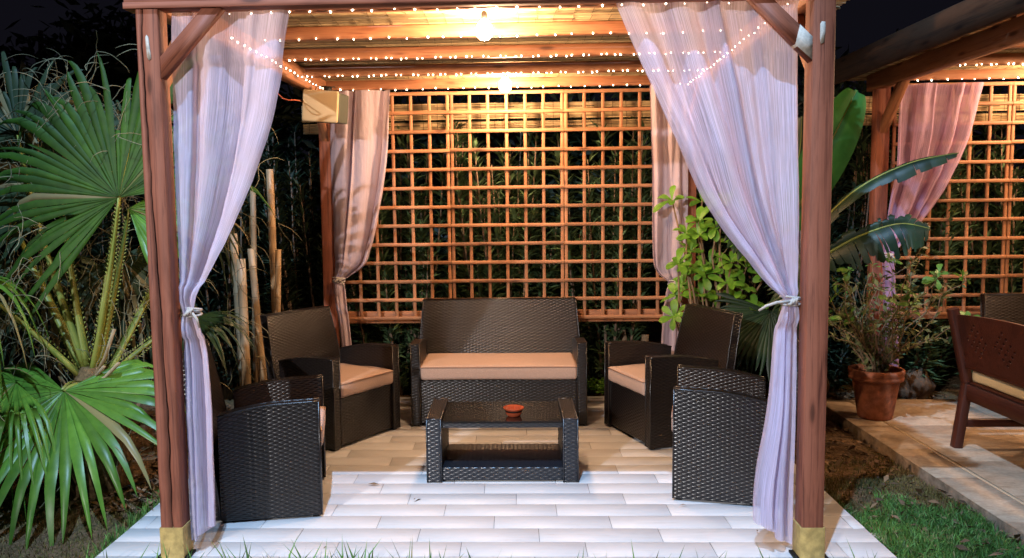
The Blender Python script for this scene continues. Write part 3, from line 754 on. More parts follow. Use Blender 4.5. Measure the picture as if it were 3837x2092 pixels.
def woven_seat(label, cat, name, wd, group=None):
    T = thing(name, label, cat, (0, 0, 0), 0, group)
    h = wd/2; t = .062; D0 = .50
    for s in (-1, 1):
        w = MB(); c = MB(); a, b = (-h, -h+t) if s < 0 else (h-t, h)
        wbox(w, c, (a, 0, .012), (b, D0, .606), 'xy' if s < 0 else 'Xy', arm_top)
        wbox(w, c, (a, 0, .30), (b, D0, .606), 'X' if s < 0 else 'x', arm_top)
        # top ribbon: strands across
        ys = np.linspace(0, D0, 4)
        weave(w, lambda U, V, a=a, b=b: np.stack(np.broadcast_arrays(a+V*(b-a), D0-U*D0, arm_top(D0-U*D0)+.0008), -1), 17, 5, .0026)
        ar = obj('armrest', w, M['wicker'], T, True)
        obj('arm_frame', c, M['core'], ar)
        rim = MB()
        for x in (a, b):
            rim.tube([(x, y, float(arm_top(y))) for y in np.linspace(-.001, D0, 14)], .0055, 6)
            rim.tube([(x, 0, .012), (x, 0, .604)], .0055, 6)
        obj('binding', rim, M['wicker'], ar, True)
        for y in (.03, .46): obj('foot', MB().box((a+.012, y-.015, 0), (b-.012, y+.015, .0125)), M['black'], T)
    w = MB(); c = MB()
    wbox(w, c, (-h+t+.002, .018, .022), (h-t-.002, D0-.002, .335), 'yW')
    fp = obj('seat_base', w, M['wicker'], T, True); obj('base_frame', c, M['core'], fp)
    # leaning back slab
    w = MB(); c = MB(); th = .058; ztop = .85
    lean = lambda z: D0+.004+.135*np.clip(np.asarray(z, float)/ztop, 0, 1)**1.5
    nar = lambda z: h-.004-.024*np.clip((np.asarray(z, float)-.55)/.3, 0, 1)
    S = lambda *a: np.stack(np.broadcast_arrays(*a), -1)
    z0 = .02; H = ztop-z0
    nz, nx = round(H/SV), round(wd/SU)
    weave(w, lambda U, V: S((2*U-1)*nar(z0+V*H), lean(z0+V*H), z0+V*H), nx, nz, .0042)
    weave(w, lambda U, V: S((1-2*U)*nar(z0+V*H), lean(z0+V*H)+th, z0+V*H), nx, nz, .0042)
    weave(w, lambda U, V: S(nar(z0+V*H), lean(z0+V*H)+U*th, z0+V*H), 2, nz, .0042)
    weave(w, lambda U, V: S(-nar(z0+V*H), lean(z0+V*H)+(1-U)*th, z0+V*H), 2, nz, .0042)
    weave(w, lambda U, V: S((2*U-1)*nar(ztop), lean(ztop)+V*th, ztop), nx, 5, .002)
    V = []; n = 10
    for i in range(n):
        z = z0+.001+(H-.002)*i/(n-1); q = float(nar(z))-.0015; l = float(lean(z))
        V += [(-q, l+.0015, z), (q, l+.0015, z), (q, l+th-.0015, z), (-q, l+th-.0015, z)]
    c.add(V, [(4*i+j, 4*i+(j+1) % 4, 4*i+4+(j+1) % 4, 4*i+4+j) for i in range(n-1) for j in range(4)]+[(3, 2, 1, 0), (4*n-4, 4*n-3, 4*n-2, 4*n-1)])
    bk = obj('backrest', w, M['wicker'], T, True); obj('back_frame', c, M['core'], bk)
    rim = MB()
    for s in (-1, 1):
        for o in (0, th): rim.tube([(s*float(nar(z)), float(lean(z))+o, z) for z in np.linspace(z0, ztop, 12)], .005, 6)
    for o in (0, th): rim.tube([(-float(nar(ztop)), float(lean(ztop))+o, ztop), (float(nar(ztop)), float(lean(ztop))+o, ztop)], .005, 6)
    obj('binding', rim, M['wicker'], bk, True)
    a, b = (-h+t+.004, -.012, .342), (h-t-.004, D0+.01, .446)
    cu = bm_obj('seat_cushion', rounded(a, b, .022, 4, .010), M['cushion'], T)
    pp = MB(); q = .012
    for z in (b[2]-.012,):
        pts = [(a[0]+q, a[1]-.001, z), (b[0]-q, a[1]-.001, z), (b[0]+.001, a[1]+q, z), (b[0]+.001, b[1]-q, z)]
        pp.tube([pts[0], ((a[0]+b[0])/2, a[1]-.004, z+.002), pts[1], pts[2], pts[3]], .0042, 6)
        pp.tube([pts[0], (a[0]-.001, a[1]+q, z), (a[0]-.001, b[1]-q, z)], .0042, 6)
    obj('piping', pp, M['piping'], cu, True)
    return T
grp = 'wicker armchairs around the low table'
arm = woven_seat('dark wicker armchair by the left front post, half behind the lilac curtain', 'armchair', 'armchair', .66, grp)
def put(o, x, y, deg): o.location = (x, y, .001); o.rotation_euler = (0, 0, math.radians(deg)); return o
put(arm, -1.068, 4.443, 101.3)
for lab, x, y, d in (('dark wicker armchair at the back left in front of the bamboo poles', -1.002, 5.52, 58.3),
                     ('dark wicker armchair at the back right in front of the light green shrub', .757, 5.556, -70.4),
                     ('dark wicker armchair at the front right beside the wide lilac curtain', .92, 4.676, -103.2)):
    c = put(copy_tree(arm), x, y, d); c['label'] = lab
sofa = woven_seat('dark wicker two seat sofa with salmon cushion in front of the trellis', 'sofa', 'sofa', 1.257, 'wicker sofas under the pergolas')
put(sofa, -.116, 5.846, 0)
c = put(copy_tree(sofa), 4.244, 5.846, 0); c['label'] = 'dark wicker sofa back showing behind the carved bench at the right edge'

# coffee table
T = thing('coffee_table', 'low dark wicker coffee table with black glass top', 'coffee table', (-.076, 4.637, .001))
for s in (-1, 1):
    w = MB(); c = MB(); a, b = (-.432, -.352) if s < 0 else (.352, .432)
    wbox(w, c, (a, 0, .004), (b, .50, .372), 'xXyYZ', None, .0044, .026, .0118)
    lg = obj('leg', w, M['wicker_table'], T, True); obj('leg_frame', c, M['core'], lg)
    rim = MB()
    for x in (a, b):
        for y in (0, .5): rim.tube([(x, y, .004), (x, y, .372)], .006, 6)
        rim.tube([(x, 0, .372), (x, .5, .372)], .006, 6)
    for y in (0, .5): rim.tube([(a, y, .372), (b, y, .372)], .006, 6)
    obj('binding', rim, M['wicker_table'], lg, True)
w = MB(); c = MB(); wbox(w, c, (-.349, .015, .012), (.349, .485, .085), 'yYW', None, .0044, .026, .0118)
sh = obj('shelf', w, M['wicker_table'], T, True); obj('shelf_frame', c, M['core'], sh)
w = MB(); c = MB(); wbox(w, c, (-.349, .02, .318), (.349, .48, .346), 'yYW', None, .003, .026, .0105)
tp = obj('top_frame', w, M['wicker_table'], T, True); obj('top_core', c, M['core'], tp)
m, nt, out = new_mat('smoked_glass')
p = princ(nt, out, (.012, .011, .011), .04, .6); p.inputs['IOR'].default_value = 1.5
M['glass'] = m
bm_obj('glass_top', rounded((-.349, .004, .3475), (.349, .496, .3575), .002, 2), M['glass'], T, False)

# clay bowl on the table
T = thing('clay_bowl', 'small red clay ashtray bowl on the black glass table top', 'bowl', (-.008, 4.772, .3587))
obj('bowl_wall', MB().lathe([(.0001, .010), (.034, .010), (.044, .018), (.050, .034), (.057, .050), (.0605, .052), (.061, .047), (.055, .040), (.052, .037)], 36), M['glaze'], T, True)
obj('dark_band', MB().lathe([(.0522, .037), (.0525, .032), (.0505, .027), (.049, .026)], 36), M['darkglaze'], T, True)
obj('foot_ring', MB().lathe([(.049, .026), (.046, .014), (.038, .004), (.034, .0), (.0001, .0)], 36), M['glaze'], T, True)

# loudspeaker under the back left roof corner
T = thing('loudspeaker', 'cream and slate box loudspeaker hung in the back left roof corner', 'loudspeaker', (-1.372, 6.0, 2.315), math.radians(7))
T.rotation_euler = (math.radians(2), math.radians(5), math.radians(-6))
bm_obj('front_grille', rounded((-.132, -.035, -.112), (.132, .0, .112), .012, 4), M['grille'], T)
bm_obj('case', rounded((-.118, .012, -.108), (.128, .24, .104), .01, 3), M['slate'], T)
bm_obj('dark_gap', rounded((-.112, -.001, -.1), (.116, .013, .1), .002, 1), M['black'], T, False)
obj('bracket', MB().box((-.02, .10, .1035), (.02, .16, .15)).box((-.05, .12, .149), (.05, .15, .155)), M['black'], T)
tag(obj('loose_cable', MB().tube([(-1.62, 5.6, 2.45), (-1.574, 5.6, 2.36), (-1.54, 5.6, 2.325), (-1.50, 5.6, 2.312), (-1.468, 5.62, 2.316), (-1.50, 5.9, 2.345), (-1.53, 6.15, 2.36)], .0045, 6), M['glaze'], None, True),
    'loose reddish cable looping below the left roof beam to the loudspeaker', 'cable')

# ------------------------------------------------------------------ carved bench of the neighbouring patio
T = thing('garden_bench', 'dark carved wooden bench with cream cushion on the neighbouring patio', 'bench', (2.86, 4.65, 0))
def bb(name, p0, p1, w, h, up=(0, 0, 1)): return beam(name, p0, p1, w, h, M['bench'], T, .005, up)
for y in (.66, -.66):
    bb('leg', (-.02, y, 0), (.035, y, .42), .055, .06, (0, 1, 0))
    bb('leg', (.50, y, 0), (.50, y, .60), .055, .055, (0, 1, 0))
    bb('stretcher', (.03, y, .16), (.475, y, .16), .035, .05)
    bb('armrest', (-.01, y, .62), (.54, y, .62), .06, .035)
    bb('back_post', (.030, y, .43), (-.075, y, .90), .055, .06, (0, 1, 0))
for x in (.03, .50): bb('seat_rail', (x, -.63, .365), (x, .63, .365), .03, .10)
for k in range(6):
    x = .07+k*.082; bb('seat_slat', (x, -.655, .425), (x, .655, .425), .07, .016)
bm_obj('seat_cushion', rounded((.050, -.65, .434), (.53, .65, .512), .022, 4, .006), M['cream'], T)
# carved backrest: a board pierced with diamond openings
cell = .032; ny, nz = 38, 10
holes = set()
for k in range(4):
    cy = 5+k*9
    for dy in range(-3, 4):
        for dz in range(-3, 4):
            if abs(dy)+abs(dz) in (1, 3) and 1 <= cy+dy < ny-1: holes.add((cy+dy, 5+dz))
mb = MB(); th = .022
def bp(y, z, s):                                      # board leans back towards -x
    return (.010-.105*(z/.47)+(s*th)-th/2, -.61+y*cell*1.0, .53+z)
for i in range(ny):
    for k in range(nz):
        z0, z1 = k*cell+.02, (k+1)*cell+.02
        zt = .03*math.sin(PI*(i+.5)/ny) if k == nz-1 else 0
        for s in (0, 1):
            if (i, k) in holes:
                q = [bp(i, z0, s), bp(i+1, z0, s), bp(i+1, z1, s), bp(i, z1, s)]
                e = [bp(i+.5, z0+.003, s), bp(i+.95, (z0+z1)/2, s), bp(i+.5, z1-.003, s), bp(i+.05, (z0+z1)/2, s)]
                V = q+e
                mb.add(V, [(0, 4, 7, 7), (1, 5, 4, 4), (2, 6, 5, 5), (3, 7, 6, 6), (0, 1, 4, 4), (1, 2, 5, 5), (2, 3, 6, 6), (3, 0, 7, 7)])
            else:
                mb.add([bp(i, z0, s), bp(i+1, z0, s), bp(i+1, z1+(.03*math.sin(PI*(i+1)/ny) if k == nz-1 else 0), s), bp(i, z1+(.03*math.sin(PI*i/ny) if k == nz-1 else 0), s)], [(0, 1, 2, 3)])
        if (i, k) in holes:
            e = [[bp(i+.5, z0+.003, s), bp(i+.95, (z0+z1)/2, s), bp(i+.5, z1-.003, s), bp(i+.05, (z0+z1)/2, s)] for s in (0, 1)]
            mb.add(e[0]+e[1], [(j, (j+1) % 4, 4+(j+1) % 4, 4+j) for j in range(4)])
zt = nz*cell+.02
top = [bp(i, zt+.03*math.sin(PI*i/ny), s) for i in range(ny+1) for s in (0, 1)]
mb.add(top, [(2*i, 2*i+1, 2*i+3, 2*i+2) for i in range(ny)])
mb.add([bp(i, .02, s) for i in (0, ny) for s in (0, 1)], [(0, 1, 3, 2)])
obj('carved_back', mb, M['bench'], T)
bb('back_rail', (.012, -.63, .545), (.012, .63, .545), .03, .04)
# ================================================================== PLANTS
def ortho(c, n):
    c = Vector(c).normalized(); n = Vector(n); n = (n-c*n.dot(c)).normalized(); return c, n, c.cross(n)
def fan_blade(hub, cdir, nrm, spread, R, n, split=.55, droop=.25, tipdroop=.35, seed=1, fold=.32, ragged=.12, dry=.5, bent=.08, wisp=1):
    """pleated fan leaf; returns (blade MB, fibre MB)"""
    gg = np.random.default_rng(seed); c, nn, sd = ortho(cdir, nrm)
    hub = Vector(hub); mb = MB(); fb = MB(); mb.tip = []; dth = math.radians(spread)/n
    for k in range(n):
        th = -math.radians(spread)/2+dth*(k+.5)
        d = c*math.cos(th)+sd*math.sin(th); e = -c*math.sin(th)+sd*math.cos(th)
        Ln = R*(.80+.2*math.cos(th*.7))*(1+gg.normal(0, ragged*.5)); sp = split*(1+gg.normal(0, .08))
        td = tipdroop*gg.uniform(.5, 1.4)*(2.6 if gg.random() < bent else 1); tw = gg.normal(0, .10)
        V = []; st = [.012, .15, .3, .45, sp, sp+(1-sp)*.3, sp+(1-sp)*.6, sp+(1-sp)*.85, 1.0]
        for q in st:
            rr = q*Ln
            if q <= sp+1e-6: w = rr*math.tan(dth/2)
            else: w = sp*Ln*math.tan(dth/2)*(1-(q-sp)/(1-sp))**.62
            b = max(0, (q-sp)/(1-sp))
            p = hub+d*rr+e*(tw*b*b*Ln*.4)+Vector((0, 0, -1))*(droop*q*q*R+td*b*b*Ln*.6)
            p -= d*(td*b*b*Ln*.22)
            ro = fold*w+.004*math.sin(k*2.4+q*5)
            V += [p-e*w-nn*ro, p+nn*ro*.6, p+e*w-nn*ro]; mb.tip += [q]*3
        F = []
        for i in range(len(st)-1):
            F += [(3*i, 3*i+1, 3*i+4, 3*i+3), (3*i+1, 3*i+2, 3*i+5, 3*i+4)]
        mb.add([tuple(v) for v in V], F)
        if gg.random() < dry:
            for s in range(int(gg.integers(1, 4))*wisp):
                p = V[-2].copy() if gg.random() < .6 else V[3*5+1].copy()
                pts = [p]; dirn = (d*gg.uniform(-.2, .8)+Vector((gg.normal(0, .5), gg.normal(0, .4), gg.normal(-.3, .5)))).normalized()
                for q in range(6):
                    dirn = (dirn+Vector((gg.normal(0, .28), gg.normal(0, .28), -.22))).normalized()
                    p = p+dirn*gg.uniform(.02, .045); pts.append(p)
                fb.tube(pts, [.0022]*5+[.0014, .0006], 3, cap=False)
    return mb, fb
def petiole(base, hub, bend, rad0, rad1, teeth=True, seed=0):
    gg = np.random.default_rng(seed); mb = MB(); b, h = Vector(base), Vector(hub); m = (b+h)/2+Vector(bend)
    pts = []; rd = []
    for i in range(12):
        t = i/11; pts.append(b*(1-t)**2+m*2*t*(1-t)+h*t*t); rd.append(rad0*(1-t)**1.2+rad1)
    mb.tube(pts, rd, 8, .55)
    if teeth:
        for i in range(1, 40):
            t = i/42; p = b*(1-t)**2+m*2*t*(1-t)+h*t*t; r_ = rad0*(1-t)**1.2+rad1
            tg = ((m-b)*2*(1-t)+(h-m)*2*t).normalized(); sd = tg.cross(Vector((0, 1, 0))).normalized()
            for s in (-1, 1):
                q = p+sd*s*r_*.9; mb.add([tuple(q-tg*.006), tuple(q+tg*.006), tuple(q+sd*s*.012+tg*.007)], [(0, 1, 2, 2)])
    return mb
PB = Vector((-2.43, 4.60, 0.0))
palm = thing('fan_palm', 'big green fan palm with drooping leaves beside the left front post', 'palm', PB)
gg = np.random.default_rng(3)
mb = MB()
mb.tube([(0, 0, -.12), (.01, 0, .15), (.0, .01, .42), (.0, 0, .60), (0, 0, .70)], [.21, .185, .15, .11, .05], 14)
for i in range(60):                                          # old leaf bases
    a = gg.uniform(0, 2*PI); z = gg.uniform(0, .62); rr = .19-.11*z
    p = Vector((math.cos(a)*rr, math.sin(a)*rr, z)); d = Vector((math.cos(a)*.5, math.sin(a)*.5, 1)).normalized()
    mb.tube([p, p+d*gg.uniform(.05, .13)], [gg.uniform(.014, .026), .008], 5, .5)
M['husk'] = m_plain('fibrous_husk', (0.13, 0.085, 0.04), 0.95, 0.1, 45, 0.6, 0.9, 0.01)
obj('trunk', mb, M['husk'], palm, True)
def frond(hub, cdir, nrm, spread, R, n, mat='fan', base=(0, 0, .62), bend=(0, 0, .05), r0=.026, r1=.010, pmat='petiole', lab=None, parent=palm, org=PB, **kw):
    b, fbr = fan_blade(Vector(hub)-org, cdir, nrm, spread, R, n, **kw)
    o = obj('frond', b, M[mat], parent, False)
    if lab: o['label'] = lab
    obj('petiole', petiole(base, Vector(hub)-org, bend, r0, r1, True, kw.get('seed', 0)), M[pmat], o, True)
    if fbr.n: stuff(obj('dry_threads', fbr, M['fibre'], o, False))
    return o
# the great upright fan, the drooping one in front, and the rest
frond((-2.175, 4.52, 1.66), (-.52, .10, .86), (-.05, -1, .25), 225, .90, 42, mat='fan_dimmed', seed=1, split=.55, droop=.03, tipdroop=.26, ragged=.30, dry=1, bent=.2, wisp=2, bend=(.06, -.02, .1))
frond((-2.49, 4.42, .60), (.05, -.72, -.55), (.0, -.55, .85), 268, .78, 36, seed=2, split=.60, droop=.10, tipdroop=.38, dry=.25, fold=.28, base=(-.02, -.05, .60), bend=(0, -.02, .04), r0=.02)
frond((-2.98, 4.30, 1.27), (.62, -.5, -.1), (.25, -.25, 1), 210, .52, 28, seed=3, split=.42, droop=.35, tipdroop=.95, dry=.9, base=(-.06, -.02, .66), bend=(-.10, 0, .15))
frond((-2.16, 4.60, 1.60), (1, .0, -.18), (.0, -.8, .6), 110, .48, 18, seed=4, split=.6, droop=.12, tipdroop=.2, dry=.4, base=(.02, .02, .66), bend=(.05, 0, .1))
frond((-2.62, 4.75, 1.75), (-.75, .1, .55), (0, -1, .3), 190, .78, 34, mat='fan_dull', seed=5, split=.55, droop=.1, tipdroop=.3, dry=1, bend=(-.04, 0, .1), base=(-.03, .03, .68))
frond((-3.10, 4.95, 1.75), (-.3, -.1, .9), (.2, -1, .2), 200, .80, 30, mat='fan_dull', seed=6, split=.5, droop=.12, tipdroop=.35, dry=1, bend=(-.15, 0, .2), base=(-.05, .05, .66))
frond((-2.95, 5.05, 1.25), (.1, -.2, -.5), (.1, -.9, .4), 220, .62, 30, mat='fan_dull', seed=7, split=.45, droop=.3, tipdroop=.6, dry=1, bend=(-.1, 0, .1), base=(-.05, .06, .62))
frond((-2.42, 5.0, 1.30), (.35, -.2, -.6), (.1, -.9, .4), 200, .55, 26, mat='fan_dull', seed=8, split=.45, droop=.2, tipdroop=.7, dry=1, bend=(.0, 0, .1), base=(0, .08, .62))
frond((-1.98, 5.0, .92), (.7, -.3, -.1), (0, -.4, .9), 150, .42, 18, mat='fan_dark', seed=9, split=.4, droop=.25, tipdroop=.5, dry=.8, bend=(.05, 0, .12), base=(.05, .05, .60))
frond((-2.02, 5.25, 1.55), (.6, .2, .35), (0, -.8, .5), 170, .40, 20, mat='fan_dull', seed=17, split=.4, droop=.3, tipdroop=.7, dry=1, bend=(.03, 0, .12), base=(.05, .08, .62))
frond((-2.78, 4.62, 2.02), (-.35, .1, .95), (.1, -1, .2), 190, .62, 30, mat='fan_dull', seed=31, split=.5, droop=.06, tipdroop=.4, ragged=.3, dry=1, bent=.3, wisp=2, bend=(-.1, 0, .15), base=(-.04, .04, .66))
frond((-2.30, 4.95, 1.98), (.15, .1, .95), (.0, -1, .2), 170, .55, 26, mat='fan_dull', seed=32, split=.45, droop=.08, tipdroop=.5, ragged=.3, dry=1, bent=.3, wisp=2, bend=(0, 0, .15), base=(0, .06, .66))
o = obj('frond', fan_blade(Vector((-2.72, 4.36, .66))-PB, (-.6, -.6, -.2), (0, -.4, .9), 200, .62, 32, split=.45, droop=.25, tipdroop=.75, seed=12, dry=.3)[0], M['fan'], palm)
# cut stubs and bare dry petioles at the heart
mb = MB()
for bx, tip, r_ in (((.03, -.05, .62), (.20, -.10, .93), .016), ((.02, -.06, .60), (.22, -.11, .74), .02), ((-.02, -.04, .62), (.13, -.1, .72), .017)):
    mb.tube([bx, (Vector(bx)+Vector(tip))/2+Vector((.01, 0, -.012)), tip], [r_, r_*.85, r_*.8], 7, .6)
obj('cut_stalk', mb, M['dry'], palm, True)
mb = MB()
for i in range(400):                                          # matted threads hanging between the stalks
    p = Vector((gg.uniform(-.85, .42), gg.uniform(-.05, .5), gg.uniform(.55, 2.1))); pts = [p]; d = Vector((gg.normal(0, .5), gg.normal(0, .5), gg.normal(-.5, .5))).normalized()
    for q in range(7):
        d = (d+Vector((gg.normal(0, .35), gg.normal(0, .35), -.12))).normalized(); p = p+d*gg.uniform(.02, .055); pts.append(p)
    mb.tube(pts, [.002]*7+[.0006], 3, cap=False)
stuff(obj('hanging_threads', mb, M['fibre'], palm, False))

# dark fan palm between the pergolas, right of the back armchair
PB2 = Vector((2.08, 6.15, -.06))
p2 = thing('fan_palm', 'dark fan palm leaves behind the right armchairs and beside the lilac curtain', 'palm', PB2)
obj('trunk', MB().tube([(0, 0, -.05), (0, 0, .25), (0, 0, .4)], [.11, .09, .04], 10), M['bark'], p2, True)
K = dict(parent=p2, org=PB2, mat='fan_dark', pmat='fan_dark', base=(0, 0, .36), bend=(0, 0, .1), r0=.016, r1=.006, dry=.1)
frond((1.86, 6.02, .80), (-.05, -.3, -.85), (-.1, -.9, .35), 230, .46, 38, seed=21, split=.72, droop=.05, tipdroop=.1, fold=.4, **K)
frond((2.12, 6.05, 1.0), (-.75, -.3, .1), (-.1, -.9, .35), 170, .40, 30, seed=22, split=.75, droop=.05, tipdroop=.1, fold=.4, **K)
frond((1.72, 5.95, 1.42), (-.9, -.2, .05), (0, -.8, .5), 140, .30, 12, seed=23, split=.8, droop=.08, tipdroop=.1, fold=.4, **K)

# banana plant: long blades with midribs, some torn
BO = Vector((2.16, 6.0, -.08))
ban = thing('banana_plant', 'banana plant with one bright upright leaf and torn dark leaves between the pergolas', 'plant', BO)
def blade(pts, width, nrm, tears, mat, seed, sag=.1):
    gg = np.random.default_rng(seed); P = [Vector(p)-BO for p in pts]; n = 40
    def B(t):
        m = len(P)-1; x = min(t*m, m-1e-6); i = int(x); q = x-i
        a, b, c, d = P[max(i-1, 0)], P[i], P[i+1], P[min(i+2, m)]
        return .5*((2*b)+(c-a)*q+(2*a-5*b+4*c-d)*q*q+(3*b-a-3*c+d)*q**3)
    mb = MB(); rib = MB(); nn0 = Vector(nrm)
    cen = [B(i/n) for i in range(n+1)]
    for s in (-1, 1):
        i = 0
        while i < n:
            j = n if tears == 0 else min(n, i+int(gg.integers(1, tears+1)))
            lag = gg.uniform(.0, .5)*(tears > 0); sg = sag*gg.uniform(.5, 1.8) if tears else sag
            V = []; m = 5
            for k in range(i, j+1):
                t = k/n; w = width*(math.sin(PI*min(1, t*.93+.05))**.6)*(1 if t < .97 else .3)
                tg = (cen[min(k+1, n)]-cen[max(k-1, 0)]).normalized(); nn = (nn0-tg*nn0.dot(tg)).normalized(); sd = tg.cross(nn)
                shrink = 1-.10*(tears > 0)*abs((k-(i+j)/2)/(max(1, j-i)/2))
                for q in range(m+1):
                    a = q/m; V.append(cen[k]+sd*s*w*a*shrink+tg*w*a*(.35-lag*.3)+nn*(.18*w*math.sin(a*PI*.8))+Vector((0, 0, -1))*(sg*w*a*a*1.2))
            F = [(r_*(m+1)+q, r_*(m+1)+q+1, (r_+1)*(m+1)+q+1, (r_+1)*(m+1)+q) for r_ in range(j-i) for q in range(m)]
            mb.add([tuple(v) for v in V], F); i = j
    rib.tube(cen, [.010*(1-i/n)+.002 for i in range(n+1)], 6)
    o = obj('leaf', mb, M[mat], ban, True); obj('midrib', rib, M['petiole'], o, True)
    return o
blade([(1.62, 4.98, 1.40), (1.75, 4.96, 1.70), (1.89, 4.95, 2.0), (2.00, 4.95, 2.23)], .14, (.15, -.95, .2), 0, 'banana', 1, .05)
blade([(1.62, 5.1, 1.35), (1.68, 5.1, 1.6), (1.73, 5.1, 1.9), (1.74, 5.1, 2.1)], .13, (.3, -.9, .2), 0, 'banana_dimmed', 2, .05)
blade([(2.02, 5.5, 1.22), (2.22, 5.4, 1.36), (2.45, 5.35, 1.44), (2.62, 5.3, 1.41)], .135, (0, -.85, .5), 2, 'banana_dimmed', 3, .45)
blade([(1.95, 5.5, 1.38), (2.2, 5.4, 1.66), (2.5, 5.35, 1.82), (2.78, 5.3, 1.88)], .07, (0, -.35, .9), 5, 'banana_dimmed', 4, .5)
mb = MB()
for tip, bend in (((1.62, 4.98, 1.40), (-.1, -.3, 0)), ((1.62, 5.1, 1.35), (-.1, -.2, 0)), ((2.02, 5.5, 1.22), (0, -.1, .1)), ((1.95, 5.5, 1.38), (0, -.1, .1))):
    e = Vector(tip)-BO; mb.tube([(0, 0, .3), e*.5+Vector(bend)*.5+Vector((0, 0, .12)), e], [.03, .02, .011], 7)
mb.tube([(0, 0, -.02), (0, 0, .2), (0, 0, .45)], [.075, .065, .035], 10)
obj('stem', mb, M['banana_dimmed'], ban, True)

# ---- light green shrub with rosettes of rounded leaves
def obovate(Ln, wd, cup=.12):
    st = [(0, .10), (.25, .45), (.5, .82), (.72, 1.0), (.88, .85), (1.0, .25)]
    V = []; F = []
    for t, w in st:
        zz = cup*Ln*math.sin(t*PI*.9)-.10*Ln*t*t
        V += [(-w*wd/2, t*Ln, zz+.10*w*wd), (0, t*Ln, zz), (w*wd/2, t*Ln, zz+.10*w*wd)]
    for i in range(len(st)-1): F += [(3*i, 3*i+1, 3*i+4, 3*i+3), (3*i+1, 3*i+2, 3*i+5, 3*i+4)]
    return MB().add(V, F)
LEAF = [obovate(.105, .046).mesh('leaf', M['rosette'], True), obovate(.085, .042, .2).mesh('leaf', M['rosette'], True), obovate(.12, .05, .05).mesh('leaf', M['rosette'], True)]
SO = Vector((1.46, 6.28, -.05))
shrub = thing('rosette_shrub', 'light green shrub with rosettes of rounded leaves behind the right armchair', 'shrub', SO)
gg = np.random.default_rng(8)
ROS = [(1.283, 1.31), (1.44, 1.56), (1.20, 1.565), (1.52, 1.52), (1.285, 1.05), (1.483, 1.35), (1.644, 1.225), (1.466, 1.085), (1.60, 1.10), (1.568, .945), (1.726, 1.06),
       (1.286, .92), (1.408, .85), (1.63, .80), (1.771, .74), (1.867, 1.02), (1.187, .70), (1.774, .56), (1.362, 1.40), (1.215, 1.09), (1.33, 1.18), (1.40, 1.02), (1.52, .80), (1.68, .90), (1.24, .84), (1.36, 1.30)]
br = MB()
for i, (x, z) in enumerate(ROS):
    y = 6.22+gg.uniform(-.12, .16)
    tip = Vector((x, y, z+.05))-SO; root = Vector((gg.normal(0, .05), gg.normal(0, .04), .1))
    mid = root*.45+tip*.55+Vector((gg.normal(0, .05), gg.normal(0, .03), .06-.05*abs(tip.x)))
    br.tube([root, root*.75+mid*.25+Vector((gg.normal(0, .02), 0, .03)), mid, mid*.4+tip*.6+Vector((gg.normal(0, .015), 0, .01)), tip], [.013, .011, .009, .0075, .006], 6)
    ax = ((tip-mid).normalized()+Vector((gg.normal(0, .25), -.95, .55))).normalized()
    q = ax.to_track_quat('Z', 'Y').to_matrix()
    n = int(gg.integers(6, 10))
    for k in range(n):
        a = 2*PI*k/n+gg.normal(0, .15); el = gg.uniform(-.35, .55) if k % 3 else gg.uniform(.3, .9)
        m = q @ Matrix.Rotation(a, 3, 'Z') @ Matrix.Rotation(el, 3, 'X') @ Matrix.Rotation(gg.normal(0, .2), 3, 'Y')
        o = link('leaf', LEAF[int(gg.integers(0, 3))], shrub, tip+ax*gg.uniform(-.025, .01), m.to_euler())
        s = gg.uniform(.95, 1.4); o.scale = (s, s, s)
obj('branches', br, M['twig'], shrub, True)

# ---- terracotta pot and the straggly plant in it
PT = Vector((2.645, 6.06, .0))
pot = thing('terracotta_pot', 'weathered terracotta flower pot standing on the patio corner', 'flower pot', PT)
obj('pot_body', MB().lathe([(.0001, .002), (.112, .002), (.118, .010), (.122, .03), (.162, .285), (.163, .29)], 40), M['terracotta'], pot, True)
obj('pot_rim', MB().lathe([(.163, .288), (.186, .290), (.188, .31), (.183, .318), (.186, .324), (.192, .345), (.190, .365), (.176, .368), (.170, .36), (.163, .31), (.158, .26)], 40), M['terracotta'], pot, True)
obj('potting_soil', MB().lathe([(.163, .318), (.08, .326), (.0001, .33)], 24), M['soil'], pot, True)
PP = Vector((2.645, 6.06, .32))
pp = thing('potted_shrub', 'straggly twiggy shrub with a few green leaves growing in the terracotta pot', 'shrub', PP)
gg = np.random.default_rng(14)
tw = MB(); sm = MB()
LEAF2 = obovate(.09, .042, .1).mesh('leaf', M['pot_leaf'], True)
def small_leaf(mb, p, d, Ln):
    c, nn, sd = ortho(d, (gg.normal(), gg.normal(), 1.2)); w = Ln*.2
    mb.add([tuple(p), tuple(p+c*Ln*.5+sd*w+nn*.1*Ln), tuple(p+c*Ln), tuple(p+c*Ln*.5-sd*w+nn*.1*Ln)], [(0, 1, 2, 3)])
tips = []
for i in range(46):
    a = gg.uniform(0, 2*PI); p = Vector((math.cos(a)*.07*gg.random(), math.sin(a)*.07*gg.random(), 0))
    long = i < 20
    d = Vector((math.cos(a)*(.55 if long else .2), math.sin(a)*(.3 if long else .25), 1)).normalized(); pts = [p]; n = int(gg.integers(9, 16)) if long else int(gg.integers(8, 16))
    for q in range(n):
        d = (d+Vector((gg.normal(0, .2), gg.normal(0, .17), gg.normal(.0, .16)))).normalized(); p = p+d*gg.uniform(.045, .085)
        p.x = max(-.52, min(.55, p.x)); pts.append(p)
        for s in range(int(gg.integers(1, 5))):
            small_leaf(sm, p, (d*.4+Vector((gg.normal(), gg.normal(), gg.normal(.1, .7)))).normalized(), gg.uniform(.03, .075))
    tw.tube(pts, [.0065*(1-.75*k/len(pts)) for k in range(len(pts))], 5); tips.append((p, d, long))
obj('twigs', tw, M['twig'], pp, True); stuff(obj('small_leaves', sm, M['olive'], pp, False))
